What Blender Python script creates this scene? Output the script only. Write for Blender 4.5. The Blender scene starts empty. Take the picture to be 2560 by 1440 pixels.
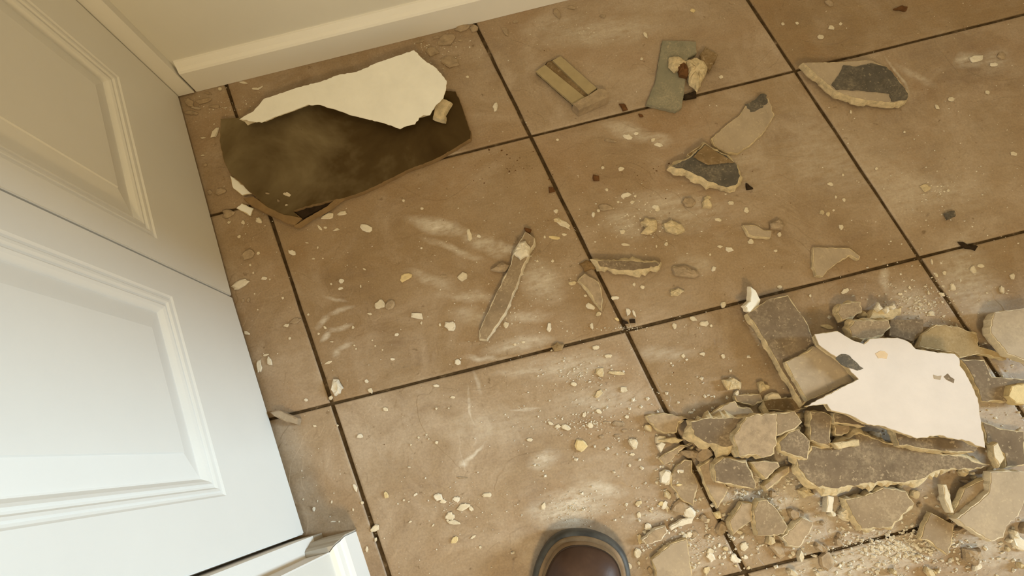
import bpy, bmesh, math, random
from mathutils import Vector, Matrix, noise as mnoise

random.seed(7)
sc = bpy.context.scene
COL = sc.collection

# ------------------------------------------------------------------ camera
F, CX, CY, H = 1447.5104, 1280.0, 720.0, 0.7719
R = [[0.9705, -0.2332, -0.0611], [-0.2411, -0.9348, -0.2607], [0.0037, 0.2677, -0.9635]]
r0 = Vector(R[0]).normalized()
r2 = Vector(R[2]); r2 = (r2 - r0 * r2.dot(r0)).normalized()
r1 = r2.cross(r0)
cam = bpy.data.objects.new('camera', bpy.data.cameras.new('camera'))
COL.objects.link(cam)
cam.data.sensor_fit = 'HORIZONTAL'; cam.data.sensor_width = 36.0
cam.data.lens = 36.0 * F / 2560.0
cam.data.clip_start = 0.01
M = Matrix((( r0.x, -r1.x, -r2.x, 0), (r0.y, -r1.y, -r2.y, 0), (r0.z, -r1.z, -r2.z, H), (0, 0, 0, 1)))
cam.matrix_world = M
sc.camera = cam

# ------------------------------------------------------------------ world, lights, exposure
sc.view_settings.view_transform = 'Standard'; sc.view_settings.look = 'None'
sc.view_settings.gamma = 1.0; sc.view_settings.use_curve_mapping = False
sc.view_settings.exposure = 0.0
w = bpy.data.worlds.new('world'); sc.world = w; w.use_nodes = True
bg = w.node_tree.nodes['Background']
bg.inputs['Color'].default_value = (1.0, 0.79, 0.42, 1); bg.inputs['Strength'].default_value = 0.40

def area(name, loc, target, size, size_y, power, col, spread=180):
    l = bpy.data.lights.new(name, 'AREA'); l.shape = 'RECTANGLE'; l.size = size; l.size_y = size_y
    l.energy = power; l.color = col; l.spread = math.radians(spread)
    o = bpy.data.objects.new(name, l); COL.objects.link(o); o.location = loc
    d = (Vector(target) - Vector(loc)).normalized()
    o.rotation_euler = d.to_track_quat('-Z', 'Y').to_euler()
    return o
area('assumed_ceiling_light', (0.6, 0.0, 2.35), (0.4, 0.1, 0), 0.5, 0.5, 4.5, (1.0, 0.77, 0.40))  # unseen lamp, assumed overhead for the warm light in the room
area('assumed_work_lamp', (-0.02, -0.80, 1.2), (0.1, 0.1, 0), 0.2, 0.2, 8.5, (1.0, 0.72, 0.35))  # unseen lamp, assumed behind the camera from the warm glow near the boot
# assumed daylight, an unseen area light added far to the right; the end of daylight_cutoff_wall shades the back of the room from it
area('assumed_daylight', (4.2, -0.64, 1.9), (-0.35, 0.0, 0.2), 0.50, 1.6, 235.0, (0.66, 0.85, 0.97))

# ------------------------------------------------------------------ helpers
CAMP = Vector((0, 0, H))
def ray(u, v):
    x, y = (u - CX) / F, (v - CY) / F
    return r0 * x + r1 * y + r2
def fl(u, v, z=0.0):
    d = ray(u, v); t = (z - H) / d.z
    return CAMP + d * t
def on_plane(u, v, c, tx, ty):
    # plane z = c.z + tx (x-c.x) + ty (y-c.y)
    n = Vector((-tx, -ty, 1.0)); d = ray(u, v)
    t = (c - CAMP).dot(n) / d.dot(n)
    return CAMP + d * t
US = Vector((0.1666, -0.9860))
def sk(a, s, z=0.0):                     # skew frame of the door wall: a across, s along
    return Vector((a + s * US.x, s * US.y, z))

CROP = {'Z2': (400, 0, 2.4), 'R3': (1180, 0, 2.572), 'R4': (1860, 0, 2.571), 'C1': (560, 480, 3.13), 'C2': (1000, 500, 2.88),
        'C3': (1600, 500, 3.13), 'C4': (1960, 560, 3.273), 'C5': (1560, 940, 2.88), 'C6': (1960, 940, 2.88),
        'C7': (1180, 1000, 3.273), 'C8': (640, 940, 2.88), 'P': (0, 0, 1.0)}
def K(c, pts):
    ox, oy, s = CROP[c]
    return [(ox + x / s, oy + y / s) for x, y in pts]

def new_obj(name, verts, faces, mat, parent=None, smooth=False, origin=None):
    o0 = Vector(origin) if origin is not None else Vector((0, 0, 0))
    me = bpy.data.meshes.new(name)
    me.from_pydata([tuple(Vector(v) - o0) for v in verts], [], faces); me.update()
    o = bpy.data.objects.new(name, me); COL.objects.link(o)
    if parent is None: o.location = o0
    else: o.parent = parent
    if mat: me.materials.append(mat)
    if smooth:
        for p in me.polygons: p.use_smooth = True
    return o
def tag(o, label=None, cat=None, group=None, kind=None):
    if label: o['label'] = label
    if cat: o['category'] = cat
    if group: o['group'] = group
    if kind: o['kind'] = kind
    return o
def bm_obj(name, bm, mat, parent=None, smooth=False, origin=None):
    bmesh.ops.recalc_face_normals(bm, faces=bm.faces)
    if origin is not None:
        bmesh.ops.translate(bm, vec=-Vector(origin), verts=bm.verts)
    me = bpy.data.meshes.new(name); bm.to_mesh(me); bm.free()
    o = bpy.data.objects.new(name, me); COL.objects.link(o)
    if parent is None:
        if origin is not None: o.location = origin
    else: o.parent = parent
    if mat: me.materials.append(mat)
    if smooth:
        for p in me.polygons: p.use_smooth = True
    return o
def hexa(bm, c):       # c: 8 corners, bottom 4 then top 4
    v = [bm.verts.new(p) for p in c]
    for f in ((0, 3, 2, 1), (4, 5, 6, 7), (0, 1, 5, 4), (1, 2, 6, 5), (2, 3, 7, 6), (3, 0, 4, 7)):
        bm.faces.new([v[i] for i in f])
def skbox(bm, a0, a1, s0, s1, z0, z1):
    hexa(bm, [sk(a0, s0, z0), sk(a1, s0, z0), sk(a1, s1, z0), sk(a0, s1, z0),
              sk(a0, s0, z1), sk(a1, s0, z1), sk(a1, s1, z1), sk(a0, s1, z1)])
def box(bm, x0, x1, y0, y1, z0, z1):
    hexa(bm, [(x0, y0, z0), (x1, y0, z0), (x1, y1, z0), (x0, y1, z0), (x0, y0, z1), (x1, y0, z1), (x1, y1, z1), (x0, y1, z1)])

# ------------------------------------------------------------------ materials
class NT:
    def __init__(s, name):
        s.m = bpy.data.materials.new(name); s.m.use_nodes = True
        s.t = s.m.node_tree; s.t.nodes.clear()
        s.out = s.n('ShaderNodeOutputMaterial'); s.b = s.n('ShaderNodeBsdfPrincipled')
        s.l(s.b.outputs[0], s.out.inputs[0])
    def n(s, t, **kw):
        x = s.t.nodes.new(t)
        for k, v in kw.items(): setattr(x, k, v)
        return x
    def l(s, a, b): s.t.links.new(a, b)
    def val(s, inp, v):
        if hasattr(v, 'is_output'): s.l(v, inp)
        else: inp.default_value = v
    def noise(s, vec, scale, detail=4, rough=0.6, dist=0.0):
        x = s.n('ShaderNodeTexNoise'); x.inputs['Scale'].default_value = scale
        x.inputs['Detail'].default_value = detail; x.inputs['Roughness'].default_value = rough
        x.inputs['Distortion'].default_value = dist
        if vec is not None: s.l(vec, x.inputs['Vector'])
        return x.outputs[0]
    def math(s, op, a, b=0.0, clamp=False):
        x = s.n('ShaderNodeMath', operation=op, use_clamp=clamp)
        s.val(x.inputs[0], a); s.val(x.inputs[1], b); return x.outputs[0]
    def ramp(s, f, stops):
        x = s.n('ShaderNodeValToRGB'); e = x.color_ramp.elements
        while len(e) < len(stops): e.new(0.5)
        for i, (p, c) in enumerate(stops):
            e[i].position = p; e[i].color = (c[0], c[1], c[2], 1) if hasattr(c, '__len__') else (c, c, c, 1)
        s.l(f, x.inputs[0]); return x.outputs[0]
    def mix(s, f, a, b):
        x = s.n('ShaderNodeMix', data_type='RGBA')
        s.val(x.inputs[0], f)
        for i, v in ((6, a), (7, b)):
            if hasattr(v, 'is_output'): s.l(v, x.inputs[i])
            else: x.inputs[i].default_value = (v[0], v[1], v[2], 1)
        return x.outputs[2]
    def bump(s, h, strength=0.3, dist=0.002):
        x = s.n('ShaderNodeBump'); x.inputs['Strength'].default_value = strength; x.inputs['Distance'].default_value = dist
        s.l(h, x.inputs['Height']); s.l(x.outputs[0], s.b.inputs['Normal'])
    def done(s, col, rough=0.6, spec=0.3):
        s.val(s.b.inputs['Base Color'], col if hasattr(col, 'is_output') else (col[0], col[1], col[2], 1))
        s.val(s.b.inputs['Roughness'], rough); s.b.inputs['Specular IOR Level'].default_value = spec
        return s.m
    def pos(s):
        return s.n('ShaderNodeNewGeometry').outputs['Position']

def paint(name, c, rough=0.45):
    t = NT(name); p = t.pos()
    f = t.noise(p, 9, 5)
    col = t.ramp(f, [(0.3, [x * 0.965 for x in c]), (0.7, c)])
    h = t.noise(p, 260, 3)
    t.bump(h, 0.06, 0.001)
    return t.done(col, rough, 0.35)
PAINT = paint('white_door_paint', (0.80, 0.785, 0.75))
WALLP = paint('off_white_wall_paint', (0.74, 0.72, 0.67), 0.7)
TRIMP = paint('white_trim_paint', (0.82, 0.80, 0.765), 0.6)
RAWP = paint('bare_grey_primer_and_shade', (0.46, 0.42, 0.36), 0.8)

def board(name, c, var=0.25, sc_=60, dust=0.0, bump=0.25, dustcol=(0.60, 0.48, 0.32), warm=(1.0, 1.0)):
    c = [min(0.86, c[0]), min(0.85, c[1] * warm[0]), min(0.80, c[2] * warm[1])]
    t = NT(name); p = t.pos()
    f = t.noise(p, sc_, 6, 0.65)
    col = t.ramp(f, [(0.28, [x * (1 - var) for x in c]), (0.52, c), (0.75, [min(1, x * (1 + var * 0.8)) for x in c])])
    if dust > 0:
        g = t.noise(p, 22, 6, 0.7); g2 = t.noise(p, 330, 2)
        m = t.math('MULTIPLY', t.ramp(g, [(0.45, 0), (0.68, 1)]), t.ramp(g2, [(0.4, 0.15), (0.62, 1)]))
        m = t.math('MAXIMUM', m, t.ramp(t.noise(p, 210, 3, 0.6), [(0.61, 0), (0.66, 1.0)]))
        col = t.mix(t.math('MULTIPLY', t.ramp(t.noise(p, 34, 5, 0.7, 0.6), [(0.52, 0), (0.68, 1)]), 0.4), col, [x * 0.62 for x in c])
        col = t.mix(t.math('MULTIPLY', m, dust), col, dustcol)
    t.bump(t.noise(p, sc_ * 6, 5, 0.7), bump, 0.0015)
    return t.done(col, 0.9, 0.12)
GYP = board('cream_gypsum_core', (0.64, 0.52, 0.33), 0.34, 130, 0.0, 0.7)
GYPW = board('white_gypsum_core', (0.70, 0.61, 0.46), 0.15, 90, 0.0, 0.7)
P_WHITE = board('white_painted_paper', (0.86, 0.80, 0.64), 0.05, 30, 0.0, 0.12, warm=(1.15, 1.6))
P_WHITE2 = board('white_paint_with_stains', (0.64, 0.50, 0.335), 0.06, 22, 0.0, 0.12, warm=(1.15, 1.6))
P_GREY = board('grey_backing_paper', (0.180, 0.133, 0.089), 0.2, 40, 0.4, 0.2)
P_TAN = board('tan_backing_paper', (0.275, 0.204, 0.132), 0.16, 40, 0.35, 0.2)
P_PALE = board('pale_grey_paper', (0.39, 0.312, 0.226), 0.12, 30, 0.3, 0.15)
P_SLATE = board('slate_grey_paper', (0.10, 0.088, 0.072), 0.25, 60, 0.25, 0.2)
P_SAGE = board('sage_grey_paper', (0.24, 0.222, 0.160), 0.12, 35, 0.3, 0.2)
P_BROWN = board('brown_paper', (0.21, 0.14, 0.07), 0.25, 50, 0.3, 0.2)
P_STRAW = board('straw_coloured_fibre', (0.37, 0.28, 0.14), 0.12, 60, 0.0, 0.2, warm=(1.05, 1.2))
CUTE = board('brown_cut_edge', (0.24, 0.155, 0.075), 0.2, 60)
RUST = board('rust_brown_clump', (0.14, 0.065, 0.025), 0.4, 120, 0.0, 0.6)
DARK = board('dark_dirt_and_shade', (0.035, 0.022, 0.012), 0.4, 120, 0.0, 0.5)
DUSTM = board('white_plaster', (0.74, 0.67, 0.55), 0.1, 150, 0.0, 0.5)
YEL = board('yellowed_plaster', (0.68, 0.54, 0.30), 0.12, 120, 0.0, 0.5)
GREYP = board('dusty_grey_plaster', (0.375, 0.283, 0.188), 0.30, 110, 0.2, 0.45)

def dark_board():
    t = NT('dark_board_paper'); p = t.pos()
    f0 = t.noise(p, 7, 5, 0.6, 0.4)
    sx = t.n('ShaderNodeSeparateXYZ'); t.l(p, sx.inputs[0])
    g = t.n('ShaderNodeMapRange'); g.inputs['From Min'].default_value = -0.40; g.inputs['From Max'].default_value = -0.12; g.inputs['To Min'].default_value = 0.24; g.inputs['To Max'].default_value = -0.06; t.l(sx.outputs[0], g.inputs['Value'])  # board colour gets paler towards its left end
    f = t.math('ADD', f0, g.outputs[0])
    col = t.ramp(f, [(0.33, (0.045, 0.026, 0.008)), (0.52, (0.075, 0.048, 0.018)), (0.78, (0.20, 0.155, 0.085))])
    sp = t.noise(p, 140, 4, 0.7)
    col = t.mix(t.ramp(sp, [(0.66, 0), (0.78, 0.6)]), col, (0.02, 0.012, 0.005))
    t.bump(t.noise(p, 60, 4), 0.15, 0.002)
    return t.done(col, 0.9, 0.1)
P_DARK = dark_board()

# dust smears on the tiles: (px, py, half length px, half width px, angle deg in image, strength)
SMEAR = [(1092, 566, 75, 20, 15, 1.0), (1128, 622, 75, 9, 20, .7), (1078, 700, 70, 16, 22, .55), (1210, 612, 60, 20, 25, .75), (1265, 620, 34, 16, 20, .7),
         (806, 806, 24, 8, -40, .85), (852, 778, 32, 7, -18, .75), (814, 842, 18, 8, -55, .9), (850, 820, 32, 7, -14, .7), (843, 886, 13, 9, -70, .7), (860, 868, 20, 6, -25, .6), (842, 748, 30, 6, 12, .6),
         (1352, 705, 62, 48, 55, .62), (1180, 742, 85, 14, 3, .55), (1185, 790, 60, 22, 5, .5), (1300, 862, 85, 18, -8, .65), (1210, 893, 55, 8, 0, .65), (1320, 790, 60, 16, -4, .5),
         (1420, 915, 150, 34, -3, .55), (1191, 952, 34, 6, 76, .6), (1360, 1147, 42, 22, -18, .75), (1183, 1132, 44, 6, -41, 1.0), (1158, 1157, 14, 9, -45, .9), (1178, 1020, 58, 4, 80, .7),
         (1425, 1268, 105, 48, -12, .95), (1510, 1222, 60, 20, 8, .8), (1260, 1062, 150, 46, -5, .3), (1310, 1025, 46, 5, -8, .8), (1640, 1290, 90, 14, -8, .6),
         (2425, 150, 36, 20, -10, .8), (2490, 150, 40, 30, -20, .5), (2245, 185, 55, 4, 58, .8), (2290, 190, 60, 10, 30, .45),
         (1500, 80, 150, 34, -5, .5), (1380, 60, 80, 26, -10, .35), (1580, 330, 70, 20, 18, .6), (1650, 352, 44, 22, 18, .6), (1690, 520, 150, 46, 0, .55), (1560, 560, 60, 40, 20, .55),
         (1680, 560, 80, 30, 8, .5), (1330, 925, 90, 12, -4, .6), (1500, 1000, 120, 40, -5, .5), (1660, 880, 90, 18, 0, .5), (1740, 660, 50, 26, 0, .4),
         (2300, 480, 160, 60, 0, .35), (2420, 700, 120, 70, 70, .55), (2280, 760, 60, 50, 70, .5), (2214, 700, 40, 12, 80, .7), (1890, 830, 44, 10, 60, .5), (2150, 1400, 300, 60, -14, .6), (1700, 1400, 120, 70, -20, .5), (2480, 1350, 120, 90, -20, .5),
         (2050, 1220, 430, 190, 10, .55), (2300, 1000, 300, 200, 0, .4), (1800, 420, 200, 90, 10, .22), (2150, 400, 240, 120, 10, .22)]
def tile_mat():
    t = NT('slate_look_tan_tile'); p = t.pos()
    oi = t.n('ShaderNodeObjectInfo')
    rnd = oi.outputs['Random']
    # offset pattern per tile
    cmb = t.n('ShaderNodeCombineXYZ'); t.l(rnd, cmb.inputs[2])
    va = t.n('ShaderNodeVectorMath', operation='MULTIPLY_ADD'); t.l(cmb.outputs[0], va.inputs[0]); va.inputs[1].default_value = (1, 1, 9); t.l(p, va.inputs[2])
    q = va.outputs[0]
    big = t.noise(q, 4.5, 6, 0.6, 0.6)
    fine = t.noise(q, 45, 6, 0.7, 0.3)
    st = t.n('ShaderNodeMapping'); st.inputs['Rotation'].default_value = (0, 0, 0.5); st.inputs['Scale'].default_value = (14, 70, 20); t.l(q, st.inputs['Vector'])
    streak = t.noise(st.outputs[0], 1.0, 5, 0.6)
    f = t.math('ADD', t.math('MULTIPLY', big, 0.55), t.math('ADD', t.math('MULTIPLY', fine, 0.25), t.math('MULTIPLY', streak, 0.2)))
    col = t.ramp(f, [(0.32, (0.235, 0.155, 0.092)), (0.48, (0.320, 0.221, 0.127)), (0.60, (0.368, 0.260, 0.156)), (0.72, (0.39, 0.295, 0.205))])
    pk = t.ramp(t.noise(q, 11, 7, 0.68, 0.8), [(0.46, 0), (0.64, 0.75)])
    col = t.mix(pk, col, (0.43, 0.325, 0.225))
    og = t.ramp(t.noise(q, 6, 5, 0.6, 0.5), [(0.50, 0), (0.70, 0.6)])
    col = t.mix(og, col, (0.32, 0.195, 0.095))
    gr = t.ramp(t.noise(p, 380, 3, 0.6), [(0.30, 0.86), (0.70, 1.10)])
    mg = t.n('ShaderNodeMix', data_type='RGBA', blend_type='MULTIPLY'); mg.inputs[0].default_value = 1.0; t.l(col, mg.inputs[6]); t.l(gr, mg.inputs[7]); col = mg.outputs[2]
    # tile to tile tone
    hs = t.n('ShaderNodeHueSaturation'); t.l(col, hs.inputs['Color'])
    t.l(t.math('ADD', t.math('MULTIPLY', rnd, 0.2), 0.81), hs.inputs['Value']); t.l(t.math('ADD', t.math('MULTIPLY', rnd, -0.2), 1.08), hs.inputs['Saturation'])
    col = hs.outputs[0]
    # dark pits
    pit = t.ramp(t.noise(q, 95, 3, 0.6), [(0.67, 0), (0.74, 0.6)])
    col = t.mix(pit, col, (0.13, 0.075, 0.03))
    # dust
    w1 = t.n('ShaderNodeTexNoise'); w1.inputs['Scale'].default_value = 28; w1.inputs['Detail'].default_value = 4; t.l(p, w1.inputs['Vector'])
    wv = t.n('ShaderNodeVectorMath', operation='MULTIPLY_ADD'); t.l(w1.outputs['Color'], wv.inputs[0]); wv.inputs[1].default_value = (0.02, 0.02, 0.02); t.l(p, wv.inputs[2])
    acc = None
    for (x, y, L, W, ang, s) in SMEAR:
        c = fl(x, y); a = math.radians(ang)
        e1 = fl(x + L * math.cos(a), y + L * math.sin(a)) - c; e2 = fl(x - W * math.sin(a), y + W * math.cos(a)) - c
        mp = t.n('ShaderNodeMapping', vector_type='TEXTURE')
        mp.inputs['Location'].default_value = (c.x + 0.01, c.y + 0.01, 0.0); mp.inputs['Rotation'].default_value = (0, 0, math.atan2(e1.y, e1.x))
        mp.inputs['Scale'].default_value = (e1.length, e2.length, 10); t.l(wv.outputs[0], mp.inputs['Vector'])
        ln = t.n('ShaderNodeVectorMath', operation='LENGTH'); t.l(mp.outputs[0], ln.inputs[0])
        mr = t.n('ShaderNodeMapRange'); mr.inputs['From Min'].default_value = 0.35; mr.inputs['From Max'].default_value = 1.25
        mr.inputs['To Min'].default_value = s; mr.inputs['To Max'].default_value = 0.0; t.l(ln.outputs['Value'], mr.inputs['Value'])
        acc = mr.outputs[0] if acc is None else t.math('MAXIMUM', acc, mr.outputs[0])
    sm = t.n('ShaderNodeMapping'); sm.inputs['Rotation'].default_value = (0, 0, 0.35); sm.inputs['Scale'].default_value = (35, 150, 40); t.l(p, sm.inputs['Vector'])
    dn = t.math('ADD', t.math('MULTIPLY', t.noise(sm.outputs[0], 1.0, 6, 0.7), 0.6), t.math('MULTIPLY', t.noise(p, 120, 5, 0.75), 0.4))
    thin = t.ramp(t.noise(p, 5, 5, 0.65), [(0.45, 0.0), (0.75, 0.22)])
    mask = t.math('ADD', acc, thin)
    dm = t.math('MULTIPLY', mask, t.ramp(dn, [(0.36, 0.12), (0.62, 0.82)]), True)
    spk = t.ramp(t.noise(p, 420, 2, 0.5), [(0.66, 0), (0.72, 0.5)])
    dm = t.math('MAXIMUM', dm, t.math('MULTIPLY', spk, t.math('ADD', mask, 0.12)))
    col = t.mix(dm, col, (0.70, 0.65, 0.57))
    # slate cleft relief
    cl = t.ramp(t.noise(q, 6.5, 3, 0.5, 1.2), [(0.40, 0.0), (0.415, 0.35), (0.55, 0.45), (0.562, 0.8), (0.70, 0.85), (0.71, 1.0)])
    h = t.math('ADD', t.math('MULTIPLY', cl, 0.8), t.math('ADD', t.math('MULTIPLY', fine, 0.45), t.math('MULTIPLY', streak, 0.5)))
    t.bump(h, 0.55, 0.0026)
    rgh = t.ramp(dm, [(0.0, 0.46), (0.6, 0.85)])
    return t.done(col, rgh, 0.32)
TILE = tile_mat()
def grout_mat():
    t = NT('dark_brown_grout'); p = t.pos()
    f = t.noise(p, 60, 6, 0.7)
    col = t.ramp(f, [(0.35, (0.04, 0.024, 0.010)), (0.58, (0.085, 0.055, 0.027)), (0.70, (0.22, 0.16, 0.10)), (0.8, (0.42, 0.35, 0.26))])
    t.bump(t.noise(p, 300, 4), 0.5, 0.001)
    return t.done(col, 0.95, 0.1)
GROUT = grout_mat()

# ------------------------------------------------------------------ floor and its tiles
bm = bmesh.new(); box(bm, -1.1, 2.2, -1.1, 0.667, -0.03, -0.0032)
floor = tag(bm_obj('floor', bm, GROUT), 'floor of tan slate-look tiles with dark grout', None, None, 'structure')
OX, OY, TX, BX, BY = -0.37557, 0.75171, 0.4064, 0.0535, -0.3164
def grid(c, r): return Vector((OX + c * TX + r * BX, OY + r * BY, 0))
rt = random.Random(3)
def tile(c, r):
    gc, gr = 0.0026 / TX, 0.0020 / 0.321
    r_top = r
    if r == 0: r_top = (0.6665 - OY) / BY
    cs, rs = (c + gc, c + 1 - gc), (r_top + (gr if r else 0), r + 1 - gr)
    N = 9
    def edge(p, q):
        d = (q - p).normalized(); n = Vector((-d.y, d.x, 0)); out = []
        for i in range(N):
            k = i / N
            out.append(p.lerp(q, k) + n * (rt.uniform(-1, 1) * 0.00045 if 0 < i else 0))
        return out
    cn = [grid(cs[0], rs[1]), grid(cs[1], rs[1]), grid(cs[1], rs[0]), grid(cs[0], rs[0])]
    ring = []
    for i in range(4): ring += edge(cn[i], cn[(i + 1) % 4])
    ctr = sum(cn, Vector()) / 4
    n = len(ring); V = []; Fc = []
    zt = rt.uniform(-0.0006, 0.0)
    for z, ins in ((-0.009, 0.0), (zt - 0.0014, 0.0), (zt - 0.0004, 0.0009), (zt, 0.0022)):
        for p in ring:
            d = (ctr - p).normalized(); V.append(p + d * ins * 1.3 + Vector((0, 0, z)))
    for k in range(3):
        for i in range(n):
            j = (i + 1) % n; Fc.append((k * n + i, k * n + j, (k + 1) * n + j, (k + 1) * n + i))
    Fc.append(tuple(range(3 * n, 4 * n)))
    o = new_obj('tile', V, Fc, TILE, floor)
for r in range(0, 5):
    for c in range(-2, 4): tile(c, r)

# ------------------------------------------------------------------ walls, trim, doors
SN = 0.0575; AW = -0.284
bm = bmesh.new(); box(bm, -1.1, 2.2, 0.6668, 0.78, -0.03, 2.45)
tag(bm_obj('wall_back', bm, WALLP), 'off-white painted back wall', None, None, 'structure')
bm = bmesh.new(); skbox(bm, -0.40, AW, SN + 0.002, 1.1, -0.03, 2.45); skbox(bm, -0.40, AW, -0.69, SN + 0.002, 2.05, 2.45)
tag(bm_obj('wall_left', bm, WALLP), 'white painted wall beside the folding doors', None, None, 'structure')
bm = bmesh.new(); skbox(bm, -1.0, -0.97, -0.69, 1.1, -0.03, 2.45)  # unseen, added to stop ambient light coming in under the doors
tag(bm_obj('added_closet_wall', bm, WALLP), 'unseen closet wall added behind the folding doors to block light', None, None, 'structure')
bm = bmesh.new(); box(bm, 1.25, 1.36, -0.092, 0.78, -0.03, 2.45)  # unseen wall, added so its end cuts the daylight off across the doors
tag(bm_obj('daylight_cutoff_wall', bm, WALLP), 'unseen off-white wall added on the right to cut off the daylight', None, None, 'structure')
def extrude_profile(name, prof, p0, p1, nrm, mat, kind='structure', label=None, parent=None):
    V = []; n = len(prof)
    for p in (p0, p1):
        for d, z in prof: V.append(Vector(p) + Vector(nrm) * d + Vector((0, 0, z)))
    Fc = [tuple(range(n)), tuple(reversed(range(n, 2 * n)))] + [(i, i + n, (i + 1) % n + n, (i + 1) % n) for i in range(n)]
    bm = bmesh.new(); vs = [bm.verts.new(v) for v in V]
    for f in Fc: bm.faces.new([vs[i] for i in f])
    o = bm_obj(name, bm, mat, parent)
    if kind: o['kind'] = kind
    if label: o['label'] = label
    return o
BP = [(-0.001, 0.0), (0.0145, 0.0), (0.0145, 0.0445), (0.0125, 0.0475), (0.0085, 0.0505), (0.003, 0.0575), (-0.001, 0.0580)]
extrude_profile('baseboard_back', BP, (-0.4065, 0.6668, 0), (2.2, 0.6668, 0), (0, -1, 0), TRIMP, label='white baseboard with bevelled top along the back wall')
BP2 = [(-0.001, 0.0), (0.0140, 0.0), (0.0140, 0.043), (0.0115, 0.0480), (0.0095, 0.0500), (0.0080, 0.0590), (0.0050, 0.0635), (-0.001, 0.0645)]
def mitred(name, prof, start, end, mat, parent=None):
    n = len(prof); V = [start(d, z) for d, z in prof] + [end(d, z) for d, z in prof]
    bm = bmesh.new(); vs = [bm.verts.new(v) for v in V]
    for f in [tuple(range(n)), tuple(reversed(range(n, 2 * n)))] + [(i, i + n, (i + 1) % n + n, (i + 1) % n) for i in range(n)]: bm.faces.new([vs[i] for i in f])
    return bm_obj(name, bm, mat, parent)
KM = 0.84
bl = tag(mitred('baseboard_left', BP2, lambda d, z: sk(AW + d, SN - KM * d + 0.0005, z), lambda d, z: sk(AW + d, 1.1, z), TRIMP), 'white moulded baseboard on the wall beside the doors', None, None, 'structure')
tag(mitred('mitred_return', [(d + (0.0010 if d > 0 else 0), z + 0.0008) for d, z in BP2], lambda d, z: sk(AW + d + 0.0004, SN - KM * d - 0.0011, z), lambda d, z: sk(-0.3110, SN - KM * d - 0.0011, z), RAWP, bl), 'unpainted grey return of the baseboard, shade in its colour')  # the bare grey also carries the shade on this return
# near jamb: stop and return, bare at the foot
bm = bmesh.new(); skbox(bm, -0.40, AW - 0.0002, SN, SN + 0.004, 0.0, 2.05)
j = tag(bm_obj('trim_1', bm, TRIMP), 'white door jamb with stop, bare at the foot', None, None, 'structure')
bm = bmesh.new(); skbox(bm, -0.40, -0.3115, 0.0374, SN, 0.030, 2.05); bm_obj('door_stop', bm, TRIMP, j)
bm = bmesh.new(); skbox(bm, -0.40, -0.3120, 0.0378, SN, 0.0, 0.030); bm_obj('bare_stop_foot', bm, RAWP, j)
# far jamb strip
bm = bmesh.new()
ya, yb = 0.6497, 0.6667
hexa(bm, [(-0.62, ya, 0.003), (-0.4085, ya, 0.003), (-0.4115, yb, 0.003), (-0.62, yb, 0.003), (-0.62, ya, 2.05), (-0.4085, ya, 2.05), (-0.4115, yb, 2.05), (-0.62, yb, 2.05)])
tag(bm_obj('trim_2', bm, TRIMP), 'narrow white jamb strip in the corner by the back wall', None, None, 'structure')

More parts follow.
